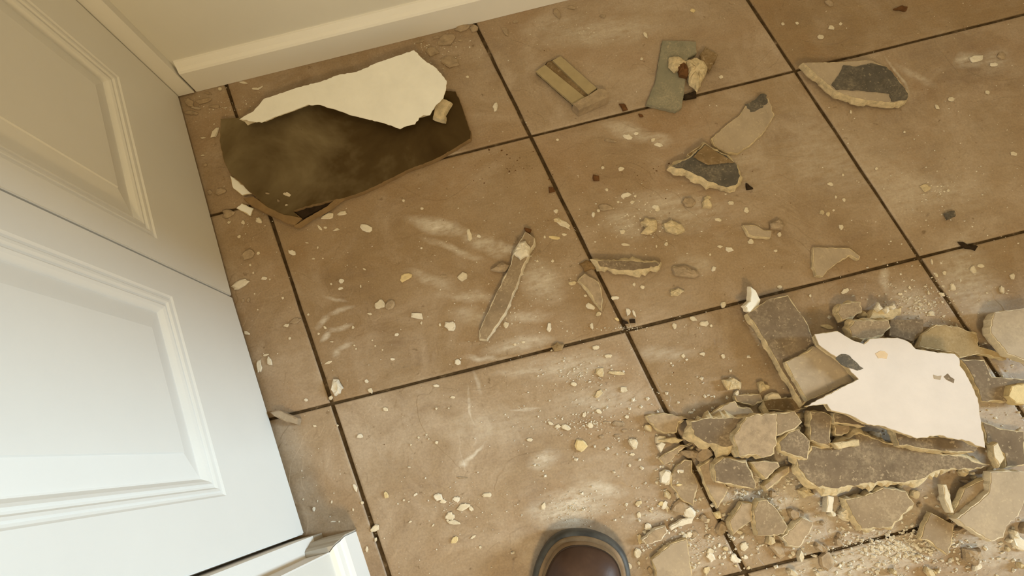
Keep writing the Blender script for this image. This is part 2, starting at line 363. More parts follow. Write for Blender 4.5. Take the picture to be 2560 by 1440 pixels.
def door(name, pA, pB, panel_s, label):
    # pA (far end), pB (near end) as (a, s); panel_s = distances of the panel opening from the far end
    A = sk(*pA); B = sk(*pB); A.z = B.z = 0
    Wd = (B - A).length; ex = (B - A).normalized(); en = Vector((-ex.y, ex.x, 0))
    if en.x < 0: en = -en
    def P(x, n, z): return A + ex * x + en * n + Vector((0, 0, z))
    T = 0.030; zb, zt = 0.007, 2.03
    x0, x1 = panel_s
    pans = [(0.157, 0.84), (0.96, 1.92)]
    def bx(bm, xa, xb, za, zc):
        hexa(bm, [P(xa, -T, za), P(xb, -T, za), P(xb, 0, za), P(xa, 0, za), P(xa, -T, zc), P(xb, -T, zc), P(xb, 0, zc), P(xa, 0, zc)])
    root = bpy.data.objects.new(name, None); COL.objects.link(root); root.location = A
    tag(root, label, None, None, 'structure')
    def part(nm, bm, smooth=False):
        bevel = nm in ('stile',)
        if nm == 'stile':
            es = [e for e in bm.edges if abs(e.verts[0].co.z - e.verts[1].co.z) > 0.5 and min((e.verts[0].co - A).xy.length, (e.verts[0].co - B).xy.length) < 0.031 and (e.verts[0].co - A).dot(en) > -0.01]
            bmesh.ops.bevel(bm, geom=es, offset=0.0012, segments=2, affect='EDGES')
        o = bm_obj(nm, bm, PAINT, root, smooth, A); return o
    for xa, xb in ((0, x0), (x1, Wd)):
        bm = bmesh.new(); bx(bm, xa, xb, zb, zt); part('stile', bm)
    zz = [zb] + [v for p in pans for v in p] + [zt]
    for i in range(0, len(zz), 2):
        bm = bmesh.new(); bx(bm, x0, x1, zz[i], zz[i + 1]); part('rail', bm)
    prof = [(0.0, 0.0), (0.0022, -0.0016), (0.0045, -0.0020), (0.0062, -0.0008), (0.0088, -0.0012), (0.0108, -0.0034), (0.0128, -0.0036), (0.0150, -0.0022), (0.0180, -0.0036), (0.0225, -0.0085)]
    prof2 = [(0.0225, -0.0085), (0.0240, -0.0085), (0.0480, -0.0034), (0.0490, -0.0020)]
    for za, zc in pans:
        for nm, pf, fill in (('moulding', prof, False), ('panel', prof2, True)):
            bm = bmesh.new(); rings = []
            for d, n in pf:
                rings.append([bm.verts.new(P(x0 + d, n, za + d)), bm.verts.new(P(x1 - d, n, za + d)), bm.verts.new(P(x1 - d, n, zc - d)), bm.verts.new(P(x0 + d, n, zc - d))])
            for k in range(len(rings) - 1):
                for i in range(4):
                    jn = (i + 1) % 4; bm.faces.new((rings[k][i], rings[k][jn], rings[k + 1][jn], rings[k + 1][i]))
            if fill:
                bm.faces.new(rings[-1])
                back = [bm.verts.new(P(x, -0.022, z)) for x, z in ((x0, za), (x1, za), (x1, zc), (x0, zc))]
                bm.faces.new(back)
                for i in range(4): bm.faces.new((rings[0][i], rings[0][(i + 1) % 4], back[(i + 1) % 4], back[i]))
            part(nm, bm)
    return root
door('door_1', (-0.3235, -0.6570), (-0.3325, -0.3050), (0.078, 0.318), 'white panelled folding door leaf next to the corner, in dimmer light')
door('door_2', (-0.3325, -0.3026), (-0.3310, 0.0335), (0.041, 0.274), 'white panelled folding door leaf nearest the camera, brightly lit')

# ------------------------------------------------------------------ board fragments
rf = random.Random(11)
def outline(pts, jag, seg=0.0035):
    out = []; n = len(pts)
    for i in range(n):
        p, q = pts[i], pts[(i + 1) % n]; d = q - p; L = d.length
        if L < 1e-6: continue
        k = max(1, int(L / seg)); nr = Vector((-d.y, d.x, 0)).normalized(); ph = rf.uniform(0, 100)
        for jx in range(k):
            u = jx / k
            env = min(1, 4 * min(u, 1 - u)) if jag > 0.0011 else 1
            a = mnoise.noise(Vector((ph + u * L * 180, i * 3.1, 0))) * 1.1 + mnoise.noise(Vector((ph + u * L * 520, i * 7.7, 5))) * 0.7
            out.append(p + d * u + nr * (a * jag * (0.35 + 0.65 * env)))
    return out
def normals2(ring):
    n = len(ring); ar = sum(ring[i].x * ring[(i + 1) % n].y - ring[(i + 1) % n].x * ring[i].y for i in range(n))
    sg = 1 if ar > 0 else -1; out = []
    for i in range(n):
        d = ring[(i + 1) % n] - ring[i - 1]; out.append(Vector((d.y, -d.x, 0)).normalized() * sg)
    return out
def slab_bm(layers, top=True, bottom=True):
    bm = bmesh.new(); n = len(layers[0]); R_ = [[bm.verts.new(p) for p in L] for L in layers]
    for k in range(len(R_) - 1):
        for i in range(n):
            j = (i + 1) % n
            try: bm.faces.new((R_[k][i], R_[k][j], R_[k + 1][j], R_[k + 1][i]))
            except ValueError: pass
    ends = []
    if bottom: ends.append(bm.faces.new(list(reversed(R_[0]))))
    if top: ends.append(bm.faces.new(R_[-1]))
    for f in ends: f.normal_update()
    bmesh.ops.triangulate(bm, faces=ends, ngon_method='EAR_CLIP')
    return bm
ALLP = []
def frag(name, label, poly, face, core=None, th=0.012, z=None, tilt=(0, 0), flare=0.003, jag=0.0012, tear=0.0012, cat='debris', group=None, face_name='paper_face', warp=0.0, seg=0.0035):
    core = core or GYP
    u0 = sum(p[0] for p in poly) / len(poly); v0 = sum(p[1] for p in poly) / len(poly)
    zc = th if z is None else z
    for _ in range(4):
        c = fl(u0, v0, zc); pts = [on_plane(u, v, c, *tilt) for u, v in poly]
        lo = min(p.z for p in pts) - th
        if lo < 0.0003: zc += 0.0005 - lo
        else: break
    ring = outline(pts, jag, seg); nr = normals2(ring); n = len(ring)
    tx, ty = tilt; N = Vector((-tx, -ty, 1)).normalized()
    def wv(p): return Vector((0, 0, warp * mnoise.noise(Vector((p.x * 14, p.y * 14, zc * 50))))) if warp else Vector((0, 0, 0))
    def lift(p):        # keep above the floor
        return Vector((p.x, p.y, max(p.z, 0.0003)))
    fl_ = [flare if flare < 0 else max(0.0, flare * (0.55 + 0.9 * mnoise.noise(Vector((p.x * 90, p.y * 90, 3.3))) + rf.uniform(-.25, .25))) for p in ring]
    top = [p + wv(p) - N * 0.0006 for p in ring]
    m1 = [p + wv(p) + nr[i] * fl_[i] * 0.55 - N * th * 0.35 for i, p in enumerate(ring)]
    m2 = [lift(p + wv(p) + nr[i] * fl_[i] * 1.0 - N * th * 0.78) for i, p in enumerate(ring)]
    bt = [lift(p + wv(p) + nr[i] * fl_[i] * 0.75 - N * th) for i, p in enumerate(ring)]
    org = Vector((sum(p.x for p in bt) / n, sum(p.y for p in bt) / n, min(p.z for p in bt)))
    o = bm_obj(name, slab_bm([bt, m2, m1, top]), core, None, False, org)
    tag(o, label, cat, group)
    if face is not None:
        tr = [max(0.0002, tear * (0.6 + 1.3 * mnoise.noise(Vector((p.x * 130, p.y * 130, 9.1))))) for p in ring]
        f0 = [p + wv(p) - nr[i] * tr[i] - N * 0.0008 for i, p in enumerate(ring)]
        f1 = [p + wv(p) - nr[i] * (tr[i] + 0.0002) for i, p in enumerate(ring)]
        pf = bm_obj(face_name, slab_bm([f0, f1], True, True), face, o, False, org)
    ALLP.append(o); return o
def sub(parent, name, poly, mat, z, th=0.003, tilt=(0, 0), jag=0.001, flare=0.0012, lumpy=False):
    u0 = sum(p[0] for p in poly) / len(poly); v0 = sum(p[1] for p in poly) / len(poly)
    c = fl(u0, v0, z); pts = [on_plane(u, v, c, *tilt) for u, v in poly]
    ring = outline(pts, jag); nr = normals2(ring); N = Vector((-tilt[0], -tilt[1], 1)).normalized()
    bt = [p + nr[i] * flare - N * th for i, p in enumerate(ring)]; mid = [p + nr[i] * flare * .6 - N * th * .5 for i, p in enumerate(ring)]
    bt = [Vector((p.x, p.y, max(p.z, 0.0003))) for p in bt]
    return bm_obj(name, slab_bm([bt, mid, ring]), mat, parent, False, parent.location)
def lump(name, label, poly, mat, h=0.012, z0=0.0, cat='debris', group=None, parent=None):
    # rounded rough clod whose footprint is poly
    u0 = sum(p[0] for p in poly) / len(poly); v0 = sum(p[1] for p in poly) / len(poly)
    pts = [fl(u, v, z0 + h * 0.4) for u, v in poly]; ring = outline(pts, 0.001, 0.004)
    c = fl(u0, v0, z0 + h * 0.4); L = []
    for k, (s, zz) in enumerate(((0.86, 0.0), (1.0, 0.3), (0.93, 0.66), (0.66, 0.92), (0.3, 1.0))):
        L.append([Vector((c.x + (p.x - c.x) * s, c.y + (p.y - c.y) * s, z0 + h * zz + (h * 0.22 * mnoise.noise(Vector((p.x * 160, p.y * 160, k * 2.0))) if k else 0.0003))) for p in ring])
        if k: L[-1] = [q + Vector((mnoise.noise(q * 210), mnoise.noise(q * 210 + Vector((7, 7, 7))), 0)) * 0.0013 for q in L[-1]]
        L[-1] = [Vector((q.x, q.y, max(q.z, z0 + 0.0003))) for q in L[-1]]
    org = Vector((c.x, c.y, z0)) if parent is None else parent.location
    o = bm_obj(name, slab_bm(L), mat, parent, False, org)
    if parent is None: tag(o, label, cat, group)
    return o

BD, PL = 'broken board', 'plaster lump'
# --- upper left: dark board with the white piece on it
dk = frag('drywall_board', 'large dark brown board lying below the white piece in the corner',
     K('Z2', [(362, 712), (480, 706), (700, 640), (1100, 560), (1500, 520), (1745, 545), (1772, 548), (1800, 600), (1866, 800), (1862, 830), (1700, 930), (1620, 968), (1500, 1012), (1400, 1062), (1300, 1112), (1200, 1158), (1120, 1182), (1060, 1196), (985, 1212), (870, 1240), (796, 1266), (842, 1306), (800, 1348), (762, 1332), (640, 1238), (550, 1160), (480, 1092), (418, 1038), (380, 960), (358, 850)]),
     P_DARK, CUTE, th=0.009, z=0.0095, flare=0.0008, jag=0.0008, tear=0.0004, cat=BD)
sub(dk, 'hollow_shade', K('Z2', [(796, 1268), (870, 1243), (985, 1216), (1062, 1199), (1110, 1188), (1080, 1200), (985, 1245), (900, 1285), (846, 1312)]), DARK, 0.004, 0.003)  # deep shade on the floor under the torn edge, laid in as a dark patch
sub(dk, 'curled_paper_edge', K('Z2', [(800, 1358), (900, 1296), (1000, 1240), (1090, 1165), (1168, 1138), (1100, 1192), (1010, 1258), (900, 1315), (830, 1362)]), CUTE, 0.0085, 0.004)
sub(dk, 'cut_edge_strip', K('Z2', [(498, 1190), (560, 1182), (650, 1246), (742, 1288), (842, 1306), (802, 1346), (756, 1334), (655, 1285), (560, 1238)]), CUTE, 0.0108, 0.003, jag=0.0006)
wb = frag('drywall_board', 'large white board piece with ragged edges resting on the dark board',
     K('Z2', [(475, 715), (560, 665), (625, 590), (690, 570), (820, 525), (960, 490), (1080, 445), (1180, 430), (1300, 375), (1420, 335), (1525, 300), (1580, 355), (1660, 410), (1720, 485), (1715, 540), (1700, 590), (1650, 640), (1620, 690), (1580, 690), (1555, 705), (1530, 745), (1480, 755), (1440, 775), (1330, 735), (1200, 705), (1090, 670), (960, 630), (890, 628), (820, 655), (720, 690), (610, 735), (560, 730)]),
     P_WHITE, GYPW, th=0.012, z=0.0300, tilt=(0.02, 0.045), flare=-0.010, jag=0.0013, tear=0.0003, cat=BD)
sub(wb, 'crumbled_core_edge', K('Z2', [(1690, 590), (1745, 612), (1722, 648), (1706, 680), (1706, 722), (1640, 700), (1650, 640)]), GYP, 0.021, 0.007, flare=0.002)
frag('paper_scrap', 'white triangular scrap peeking out at the tip of the dark board', K('Z2', [(420, 1050), (480, 1092), (552, 1160), (492, 1172), (440, 1130)]), P_WHITE, th=0.003, flare=0, cat='paper scrap')
frag('paper_scrap', 'square white scrap on the floor just below the dark board', K('Z2', [(490, 1218), (560, 1250), (542, 1296), (458, 1250)]), P_WHITE, th=0.002, flare=0, cat='paper scrap')

# --- top middle
s1 = frag('lath_strip', 'pale straw strip with a dark groove and rounded grey end near the back wall',
     K('R3', [(410, 458), (470, 415), (482, 398), (520, 382), (570, 360), (805, 568), (770, 612), (655, 672)]), P_BROWN, DARK, th=0.006, flare=0.0, jag=0.0004, cat='wood strip', face_name='groove')
sub(s1, 'slat', K('R3', [(410, 458), (470, 417), (735, 632), (655, 672)]), P_STRAW, 0.0105, 0.0045, jag=0.0004, flare=0)
sub(s1, 'slat', K('R3', [(518, 388), (570, 360), (802, 566), (748, 610)]), P_STRAW, 0.0105, 0.0045, jag=0.0004, flare=0)
sub(s1, 'rounded_end', K('R3', [(650, 668), (688, 707), (780, 668), (880, 622), (872, 590), (850, 572), (815, 570), (740, 618)]), GREYP, 0.0165, 0.016, jag=0.0004, flare=0.001)
g1 = frag('drywall_board', 'sage grey rectangular board piece with plaster clumps on its side',
     K('R3', [(1225, 260), (1440, 265), (1445, 340), (1390, 370), (1370, 540), (1350, 690), (1310, 715), (1120, 670), (1180, 520)]), P_SAGE, P_SAGE, th=0.006, flare=0.0005, jag=0.0007, cat=BD)
lump('plaster_clod', None, K('R3', [(1262, 380), (1330, 365), (1378, 400), (1365, 440), (1300, 470), (1262, 430)]), GYP, 0.011, 0.006, parent=g1)
lump('plaster_clod', None, K('R3', [(1372, 395), (1440, 380), (1490, 395), (1518, 445), (1482, 520), (1450, 590), (1395, 545), (1378, 470)]), GYP, 0.016, 0.001, parent=g1)
lump('rust_clod', None, K('R3', [(1312, 425), (1360, 405), (1392, 450), (1385, 505), (1330, 490)]), RUST, 0.012, 0.006, parent=g1)
frag('board_scrap', 'small olive brown square scrap beside the sage grey board', K('R3', [(1500, 300), (1582, 350), (1530, 452), (1478, 400), (1468, 350)]), P_BROWN, P_BROWN, th=0.008, z=0.012, flare=0.0005, cat='board scrap')
lump('dirt_clod', 'black clod on the grout line beside the sage grey board', K('R3', [(1355, 612), (1440, 588), (1442, 630), (1370, 642)]), DARK, 0.008, cat='dirt clod')
lump('dirt_clod', 'small brown clod on the grout line below the straw strip', K('R3', [(945, 670), (975, 668), (1004, 708), (970, 715)]), RUST, 0.005, cat='dirt clod')
lump('dirt_clod', 'tiny dark brown clod near the wedge of slate paper', K('R3', [(775, 1125), (815, 1130), (818, 1160), (785, 1165)]), RUST, 0.004, cat='dirt clod')
lump('dirt_clod', 'tiny dark clod touching the long grout line', K('R3', [(490, 1205), (525, 1205), (535, 1235), (498, 1238)]), RUST, 0.004, cat='dirt clod')
lump('dirt_clod', 'tiny brown clod below the grout line near the sage grey board', K('R3', [(1070, 732), (1100, 735), (1102, 752), (1075, 752)]), RUST, 0.003, cat='dirt clod')

pa = frag('drywall_board', 'flat pale piece with a toothed dark top edge, above the slate wedge',
     K('R3', [(1540, 890), (1640, 800), (1720, 740), (1760, 680), (1840, 640), (1905, 630), (1945, 740), (1870, 860), (1790, 935), (1710, 985), (1630, 980), (1560, 940)]), P_PALE, GYP, th=0.006, flare=0.001, cat=BD)
sub(pa, 'dark_patch', K('R3', [(1755, 670), (1800, 650), (1830, 635), (1855, 605), (1895, 610), (1900, 660), (1870, 690), (1820, 715), (1790, 720)]), P_SLATE, 0.0068, 0.001, jag=0.0025, flare=0)
pb = frag('drywall_board', 'wedge of slate grey and brown paper with a cream crumbly rim',
     K('R3', [(1275, 1070), (1400, 1010), (1500, 920), (1560, 960), (1640, 1000), (1705, 1060), (1725, 1130), (1712, 1182), (1640, 1207), (1530, 1172), (1480, 1142), (1370, 1092)]), P_SLATE, GYP, th=0.014, z=0.018, tilt=(0.0, 0.10), flare=0.008, cat=BD)
sub(pb, 'brown_patch', K('R3', [(1420, 1010), (1500, 930), (1690, 1045), (1620, 1050), (1520, 1060)]), P_BROWN, 0.0225, 0.001, (0, .10), flare=0)
frag('board_scrap', 'narrow brown scrap at the upper left of the slate wedge', K('R3', [(1385, 990), (1485, 922), (1490, 975), (1410, 1022)]), P_BROWN, GYP, th=0.008, z=0.016, flare=0.001, cat='board scrap')
lump('dirt_clod', 'dark clod at the right tip of the slate wedge', K('R3', [(1760, 1175), (1805, 1215), (1765, 1222)]), DARK, 0.006, cat='dirt clod')
p6 = frag('drywall_board', 'slate grey board piece with a pale torn left side by the grout crossing',
     K('R4', [(380, 402), (620, 398), (810, 385), (920, 430), (990, 510), (1060, 600), (1050, 640), (960, 660), (780, 645), (650, 612), (575, 575), (510, 515), (430, 450)]), P_PALE, GYP, th=0.013, z=0.018, tilt=(0.0, 0.06), flare=0.004, cat=BD)
sub(p6, 'slate_patch', K('R4', [(640, 418), (720, 428), (815, 405), (920, 432), (990, 512), (1055, 600), (1048, 638), (950, 650), (940, 600), (830, 588), (740, 578), (595, 575), (565, 545), (612, 482)]), P_SLATE, 0.0195, 0.0012, (0, .06), flare=0, jag=0.0016)
lump('dirt_clod', 'dark grey clod alone on the right-hand tile', K('R4', [(1280, 1370), (1350, 1355), (1358, 1390), (1310, 1415)]), P_SLATE, 0.006, cat='dirt clod')
lump('dirt_clod', 'rust brown clod near the top right edge', K('R4', [(955, 62), (1010, 38), (1052, 48), (1045, 72)]), RUST, 0.005, cat='dirt clod')
lump('dirt_clod', 'dark clod on the right-hand grout line', K('C4', [(1420, 150), (1450, 145), (1500, 180), (1590, 185), (1560, 215), (1480, 200)]), DARK, 0.005, cat='dirt clod')

# --- the stick in the middle
st = frag('drywall_sliver', 'long narrow tan sliver of board with a plaster blob near its upper end',
     K('C2', [(905, 225), (965, 270), (970, 300), (920, 410), (890, 470), (830, 640), (760, 800), (700, 900), (625, 1005), (572, 1000), (572, 940), (640, 790), (690, 680), (750, 560), (800, 460), (822, 360), (880, 270)]), P_TAN, GYPW, th=0.010, z=0.0135, flare=0.0025, jag=0.0007, cat='board sliver')
lump('plaster_blob', None, K('C2', [(815, 390), (850, 310), (900, 295), (938, 340), (932, 400), (870, 430)]), DUSTM, 0.010, 0.0125, parent=st)
lump('dark_tip', None, K('C2', [(893, 200), (946, 212), (938, 242), (905, 238)]), RUST, 0.006, 0.004, parent=st)
lump('plaster_lump', 'crumbly lump against the left side of the long sliver', K('C2', [(650, 510), (700, 465), (745, 450), (800, 470), (760, 520), (690, 520)]), GREYP, 0.010, cat=PL)
pc = frag('drywall_board', 'thin grey piece with a wavy cream lower rim, right of the long grout line',
     K('C2', [(1405, 430), (1620, 436), (1880, 448), (1866, 478), (1790, 492), (1700, 508), (1560, 502), (1440, 482)]), P_GREY, GYP, th=0.012, z=0.016, tilt=(0, 0.12), flare=0.008, jag=0.0012, cat=BD)
frag('plaster_flake', 'cream flake in the dirt beside the long grout line', K('C2', [(1280, 580), (1330, 530), (1430, 590), (1452, 650), (1455, 790), (1400, 730), (1350, 640)]), GREYP, GYP, th=0.009, flare=0.002, cat='plaster flake')
lump('dirt_clod', 'brown dirt clump on the grout line above the cream flake', K('C2', [(1285, 460), (1340, 435), (1400, 450), (1420, 490), (1330, 515)]), board('brown_dirt', (0.22, 0.14, 0.065), 0.4, 120), 0.006, cat='dirt clod')
lump('dirt_clod', 'round tan clod on the lower grout line', K('C2', [(1090, 1050), (1130, 1025), (1185, 1040), (1170, 1085), (1110, 1095)]), board('tan_dirt', (0.30, 0.21, 0.11), 0.4, 120), 0.007, cat='dirt clod')
lump('dirt_clod', 'dark clod at the middle grout crossing, left one of two', K('C2', [(1600, 862), (1640, 872), (1648, 890), (1606, 892)]), DARK, 0.004, cat='dirt clod')
lump('dirt_clod', 'dark clod at the middle grout crossing, right one of two', K('C2', [(1650, 862), (1694, 858), (1697, 880), (1656, 884)]), DARK, 0.004, cat='dirt clod')
# --- loose pieces right of centre
frag('drywall_board', 'smooth pale grey piece lying alone just above the lower grout line',
     K('C3', [(1360, 370), (1640, 375), (1725, 440), (1715, 465), (1650, 432), (1560, 482), (1480, 542), (1430, 602), (1380, 588), (1352, 500)]), P_PALE, GYP, th=0.007, flare=0.001, cat=BD)
lump('plaster_lump', 'ring of cream lumps right of the long grout line, left half', K('C3', [(0, 180), (40, 140), (130, 160), (135, 230), (80, 275), (10, 260), (40, 215)]), GYP, 0.010, cat=PL)
lump('plaster_lump', 'tan lump with cream bumps beside the ring of lumps', K('C3', [(175, 190), (240, 160), (330, 195), (352, 245), (290, 275), (200, 245)]), GYP, 0.011, cat=PL)
frag('plaster_flake', 'pale flat flake with a notch, left of a pair of lumps', K('C3', [(808, 196), (900, 196), (960, 230), (1032, 240), (1022, 292), (890, 282), (850, 268)]), P_PALE, GYP, th=0.007, flare=0.002, cat='plaster flake')
lump('plaster_lump', 'pale lump touching the notched flake', K('C3', [(1010, 190), (1080, 150), (1140, 200), (1112, 240), (1022, 222)]), GREYP, 0.010, cat=PL)
lump('plaster_lump', 'mottled tan lump with dark pits in the middle of the tile', K('C3', [(250, 530), (350, 510), (440, 545), (472, 590), (430, 615), (340, 610), (262, 590)]), GREYP, 0.009, cat=PL)
lump('plaster_lump', 'oval cream lump above the lower grout line', K('C3', [(230, 720), (300, 688), (352, 715), (300, 756), (245, 745)]), GYP, 0.007, cat=PL)
cu = frag('paper_curl', 'white curl of paper standing on the grout line at the tip of the plank', K('C3', [(868, 678), (905, 708), (945, 780), (932, 840), (880, 882), (838, 872), (818, 830), (862, 790)]), P_WHITE, DUSTM, th=0.006, z=0.022, tilt=(-0.5, 0.3), flare=0.001, cat='paper scrap')

# --- rubble pile
frag('drywall_board', 'long grey plank of board reaching up from the rubble pile',
     K('P', [(1868, 784), (1922, 748), (1970, 738), (1996, 775), (2018, 807), (2038, 862), (2020, 884), (2050, 925), (2020, 998), (2006, 1010), (1958, 930), (1902, 832)]), P_GREY, GYP, th=0.012, z=0.026, tilt=(0.02, -0.06), flare=0.003, jag=0.0007, cat=BD)
frag('drywall_board', 'pale grey scrap lying on the lower end of the long plank',
     K('P', [(1963, 905), (2018, 880), (2035, 866), (2076, 877), (2107, 905), (2146, 948), (2097, 966), (2060, 985), (2018, 1000), (1990, 955)]), P_PALE, GYP, th=0.008, z=0.0365, tilt=(0.02, -0.06), flare=0.002, cat=BD)
bw = frag('drywall_board', 'large white painted board piece with grey smudges on the rubble pile',
     K('P', [(2036, 835), (2094, 827), (2113, 838), (2131, 850), (2159, 859), (2174, 847), (2220, 844), (2259, 847), (2278, 859), (2290, 872), (2327, 878), (2388, 884), (2400, 896), (2401, 914), (2418, 939), (2434, 969), (2446, 1004), (2453, 1055), (2463, 1107), (2463, 1120), (2439, 1114), (2422, 1103), (2387, 1098), (2349, 1089), (2318, 1093), (2293, 1096), (2245, 1079), (2203, 1065), (2168, 1061), (2123, 1037), (2078, 1027), (2068, 1011), (2016, 1015), (2071, 985), (2146, 948), (2107, 905), (2070, 880), (2046, 862)]),
     P_WHITE2, GYP, th=0.012, z=0.052, tilt=(-0.02, -0.05), flare=-0.002, jag=0.0009, tear=0.0006, cat=BD, face_name='painted_face')
for nm, poly, m in (('grey_smudge', K('C4', [(420, 1100), (470, 1060), (540, 1080), (600, 1140), (650, 1180), (600, 1200), (540, 1180), (470, 1150)]), P_SLATE),
                    ('dark_fleck', K('C4', [(1310, 1250), (1340, 1225), (1395, 1270), (1390, 1300), (1330, 1275)]), P_GREY),
                    ('dark_fleck', K('C4', [(1225, 1235), (1290, 1240), (1280, 1275), (1230, 1265)]), P_PALE),
                    ('yellow_stain', K('C4', [(750, 1060), (790, 1035), (850, 1065), (840, 1105), (770, 1100)]), board('yellow_stain', (0.66, 0.50, 0.33), 0.1))):
    u0 = sum(q[0] for q in poly) / len(poly); v0 = sum(q[1] for q in poly) / len(poly)
    # sit on the tilted face
    cU = sum(p[0] for p in [(2250, 970)]); base = fl(2247, 975, 0.052); pt = on_plane(u0, v0, base + Vector((0, 0, 0.0002)), -0.02, -0.05)
    sub(bw, nm, poly, m, pt.z + 0.0004, 0.0004, (-0.02, -0.05), jag=0.0022, flare=0)
frag('drywall_board', 'grey board edge with cream rim under the lower edge of the white piece',
     K('C6', [(790, 380), (900, 420), (1000, 432), (1340, 462), (1400, 512), (1372, 548), (1250, 550), (1040, 532), (890, 500), (828, 500)]), P_GREY, GYP, th=0.014, z=0.036, flare=0.004, cat=BD)
frag('drywall_board', 'short grey strip with cream edge under the left lower corner of the white piece',
     K('C6', [(360, 268), (470, 288), (560, 330), (590, 365), (480, 345), (362, 335)]), P_GREY, GYP, th=0.012, z=0.037, flare=0.003, cat=BD)
frag('board_scrap', 'small scrap wedged under the grey strip at the left of the pile', K('C6', [(362, 355), (470, 360), (472, 395), (420, 430), (370, 425)]), P_TAN, GYP, th=0.010, z=0.026, flare=0.002, cat='board scrap')
frag('drywall_board', 'big grey-brown slab with a curved cream rim at the front of the pile',
     K('C6', [(85, 590), (150, 600), (200, 505), (340, 515), (540, 400), (700, 470), (900, 512), (1100, 555), (1280, 575), (1400, 620), (1490, 640), (1372, 672), (1140, 676), (1050, 715), (1020, 742), (850, 772), (750, 765), (560, 788), (440, 806), (300, 815), (210, 785), (150, 735), (100, 660)]),
     P_GREY, GYP, th=0.013, z=0.0255, tilt=(0, 0.02), flare=0.009, jag=0.0014, tear=0.002, cat=BD)
frag('drywall_board', 'grey-tan square slab with cream left edge in front of the big slab',
     K('C6', [(440, 890), (560, 870), (720, 805), (880, 830), (940, 920), (880, 980), (780, 1090), (560, 1105), (490, 1000)]), P_TAN, GYP, th=0.012, z=0.0145, tilt=(0, 0.05), flare=0.006, cat=BD)
frag('drywall_board', 'pale cream board piece at the lower right edge of the picture',
     K('C6', [(1490, 692), (1600, 684), (1740, 690), (1745, 880), (1690, 1010), (1602, 1080), (1582, 1160), (1500, 1192), (1400, 1142), (1240, 1030), (1420, 890), (1480, 830)]), P_PALE, GYPW, th=0.012, z=0.028, tilt=(0.0, 0.03), flare=0.002, cat=BD)
frag('drywall_board', 'narrow tan strip along the upper left of the pale cream board',
     K('C6', [(1215, 1000), (1300, 812), (1400, 760), (1482, 722), (1482, 835), (1420, 892), (1238, 1032)]), P_TAN, GYP, th=0.008, z=0.020, flare=0.002, cat=BD)
frag('drywall_board', 'brownish tan piece over the bottom grout line', K('C6', [(1060, 985), (1222, 1072), (1212, 1200), (1180, 1290), (1030, 1182), (978, 1172), (1010, 1080)]), P_TAN, GYP, th=0.008, z=0.014, tilt=(0, 0.08), flare=0.001, cat=BD)
frag('plaster_flake', 'thin cream flake standing on edge right of the square slab', K('C6', [(1145, 785), (1172, 780), (1200, 880), (1225, 985), (1200, 985), (1160, 900)]), GYPW, GYPW, th=0.010, z=0.024, flare=0.001, cat='plaster flake')
frag('plaster_block', 'small cream block lying on the big slab below the grey strip', K('C6', [(352, 482), (540, 458), (546, 500), (392, 522)]), GYP, GYP, th=0.010, z=0.036, flare=0.002, cat=PL)
frag('drywall_board', 'upright grey block with cream left edge left of the white piece', K('C6', [(190, 255), (300, 262), (342, 292), (332, 512), (190, 462)]), P_GREY, GYP, th=0.016, z=0.032, tilt=(0.08, 0), flare=0.005, cat=BD)
frag('plaster_flake', 'cream nub at the right-hand corner of the white piece', K('C6', [(1505, 500), (1540, 480), (1592, 590), (1552, 660), (1512, 570)]), GYPW, GYP, th=0.010, z=0.030, flare=0.002, cat='plaster flake')
frag('drywall_board', 'dark wedge with crumbly light rim at the left end of the pile', K('C5', [(480, 330), (600, 300), (860, 302), (830, 342), (772, 440), (800, 498), (720, 512), (570, 474), (500, 420)]), P_GREY, GYP, th=0.016, z=0.030, tilt=(0.05, 0.02), flare=0.012, jag=0.0014, cat=BD)
frag('drywall_board', 'flat grey slab behind the dark wedge', K('C5', [(610, 282), (720, 210), (800, 180), (822, 220), (910, 230), (935, 262), (862, 302), (780, 302)]), P_PALE, GYP, th=0.010, z=0.018, flare=0.002, cat=BD)
frag('plaster_block', 'big rough cream gypsum block in the middle of the pile left part', K('C5', [(880, 300), (950, 275), (1100, 272), (1100, 430), (1085, 560), (1010, 586), (900, 566), (830, 582), (785, 440)]), GREYP, GYP, th=0.022, z=0.040, flare=0.005, jag=0.002, cat=PL)
frag('drywall_board', 'brown-grey piece behind the rough gypsum block', K('C5', [(1100, 272), (1230, 256), (1282, 330), (1232, 382), (1102, 428)]), P_TAN, GYP, th=0.012, z=0.036, flare=0.003, cat=BD)
frag('drywall_board', 'brown-grey flat piece at the left tip of the big slab', K('C5', [(1118, 482), (1190, 402), (1262, 382), (1342, 470), (1322, 600), (1252, 582), (1130, 540)]), P_GREY, GYP, th=0.010, z=0.030, tilt=(0.0, 0.06), flare=0.003, cat=BD)
m4 = frag('drywall_board', 'grey piece with thick cream lower rim below the dark wedge', K('C5', [(650, 640), (720, 585), (880, 622), (955, 782), (940, 815), (840, 795), (660, 765)]), P_GREY, GYP, th=0.014, z=0.024, tilt=(0, 0.06), flare=0.005, cat=BD)
frag('plaster_flake', 'cream flake under the left side of the thick-rimmed piece', K('C5', [(540, 655), (640, 592), (662, 690), (750, 812), (722, 880), (672, 952), (640, 885), (580, 770)]), GREYP, GYP, th=0.008, z=0.012, flare=0.002, cat='plaster flake')
frag('drywall_board', 'light grey diamond-shaped piece left of the grout line, by the pile', K('C5', [(390, 640), (440, 602), (490, 612), (490, 690), (535, 782), (500, 932), (420, 892), (340, 792), (340, 720)]), P_TAN, GYP, th=0.007, z=0.0085, flare=0.0015, cat=BD)
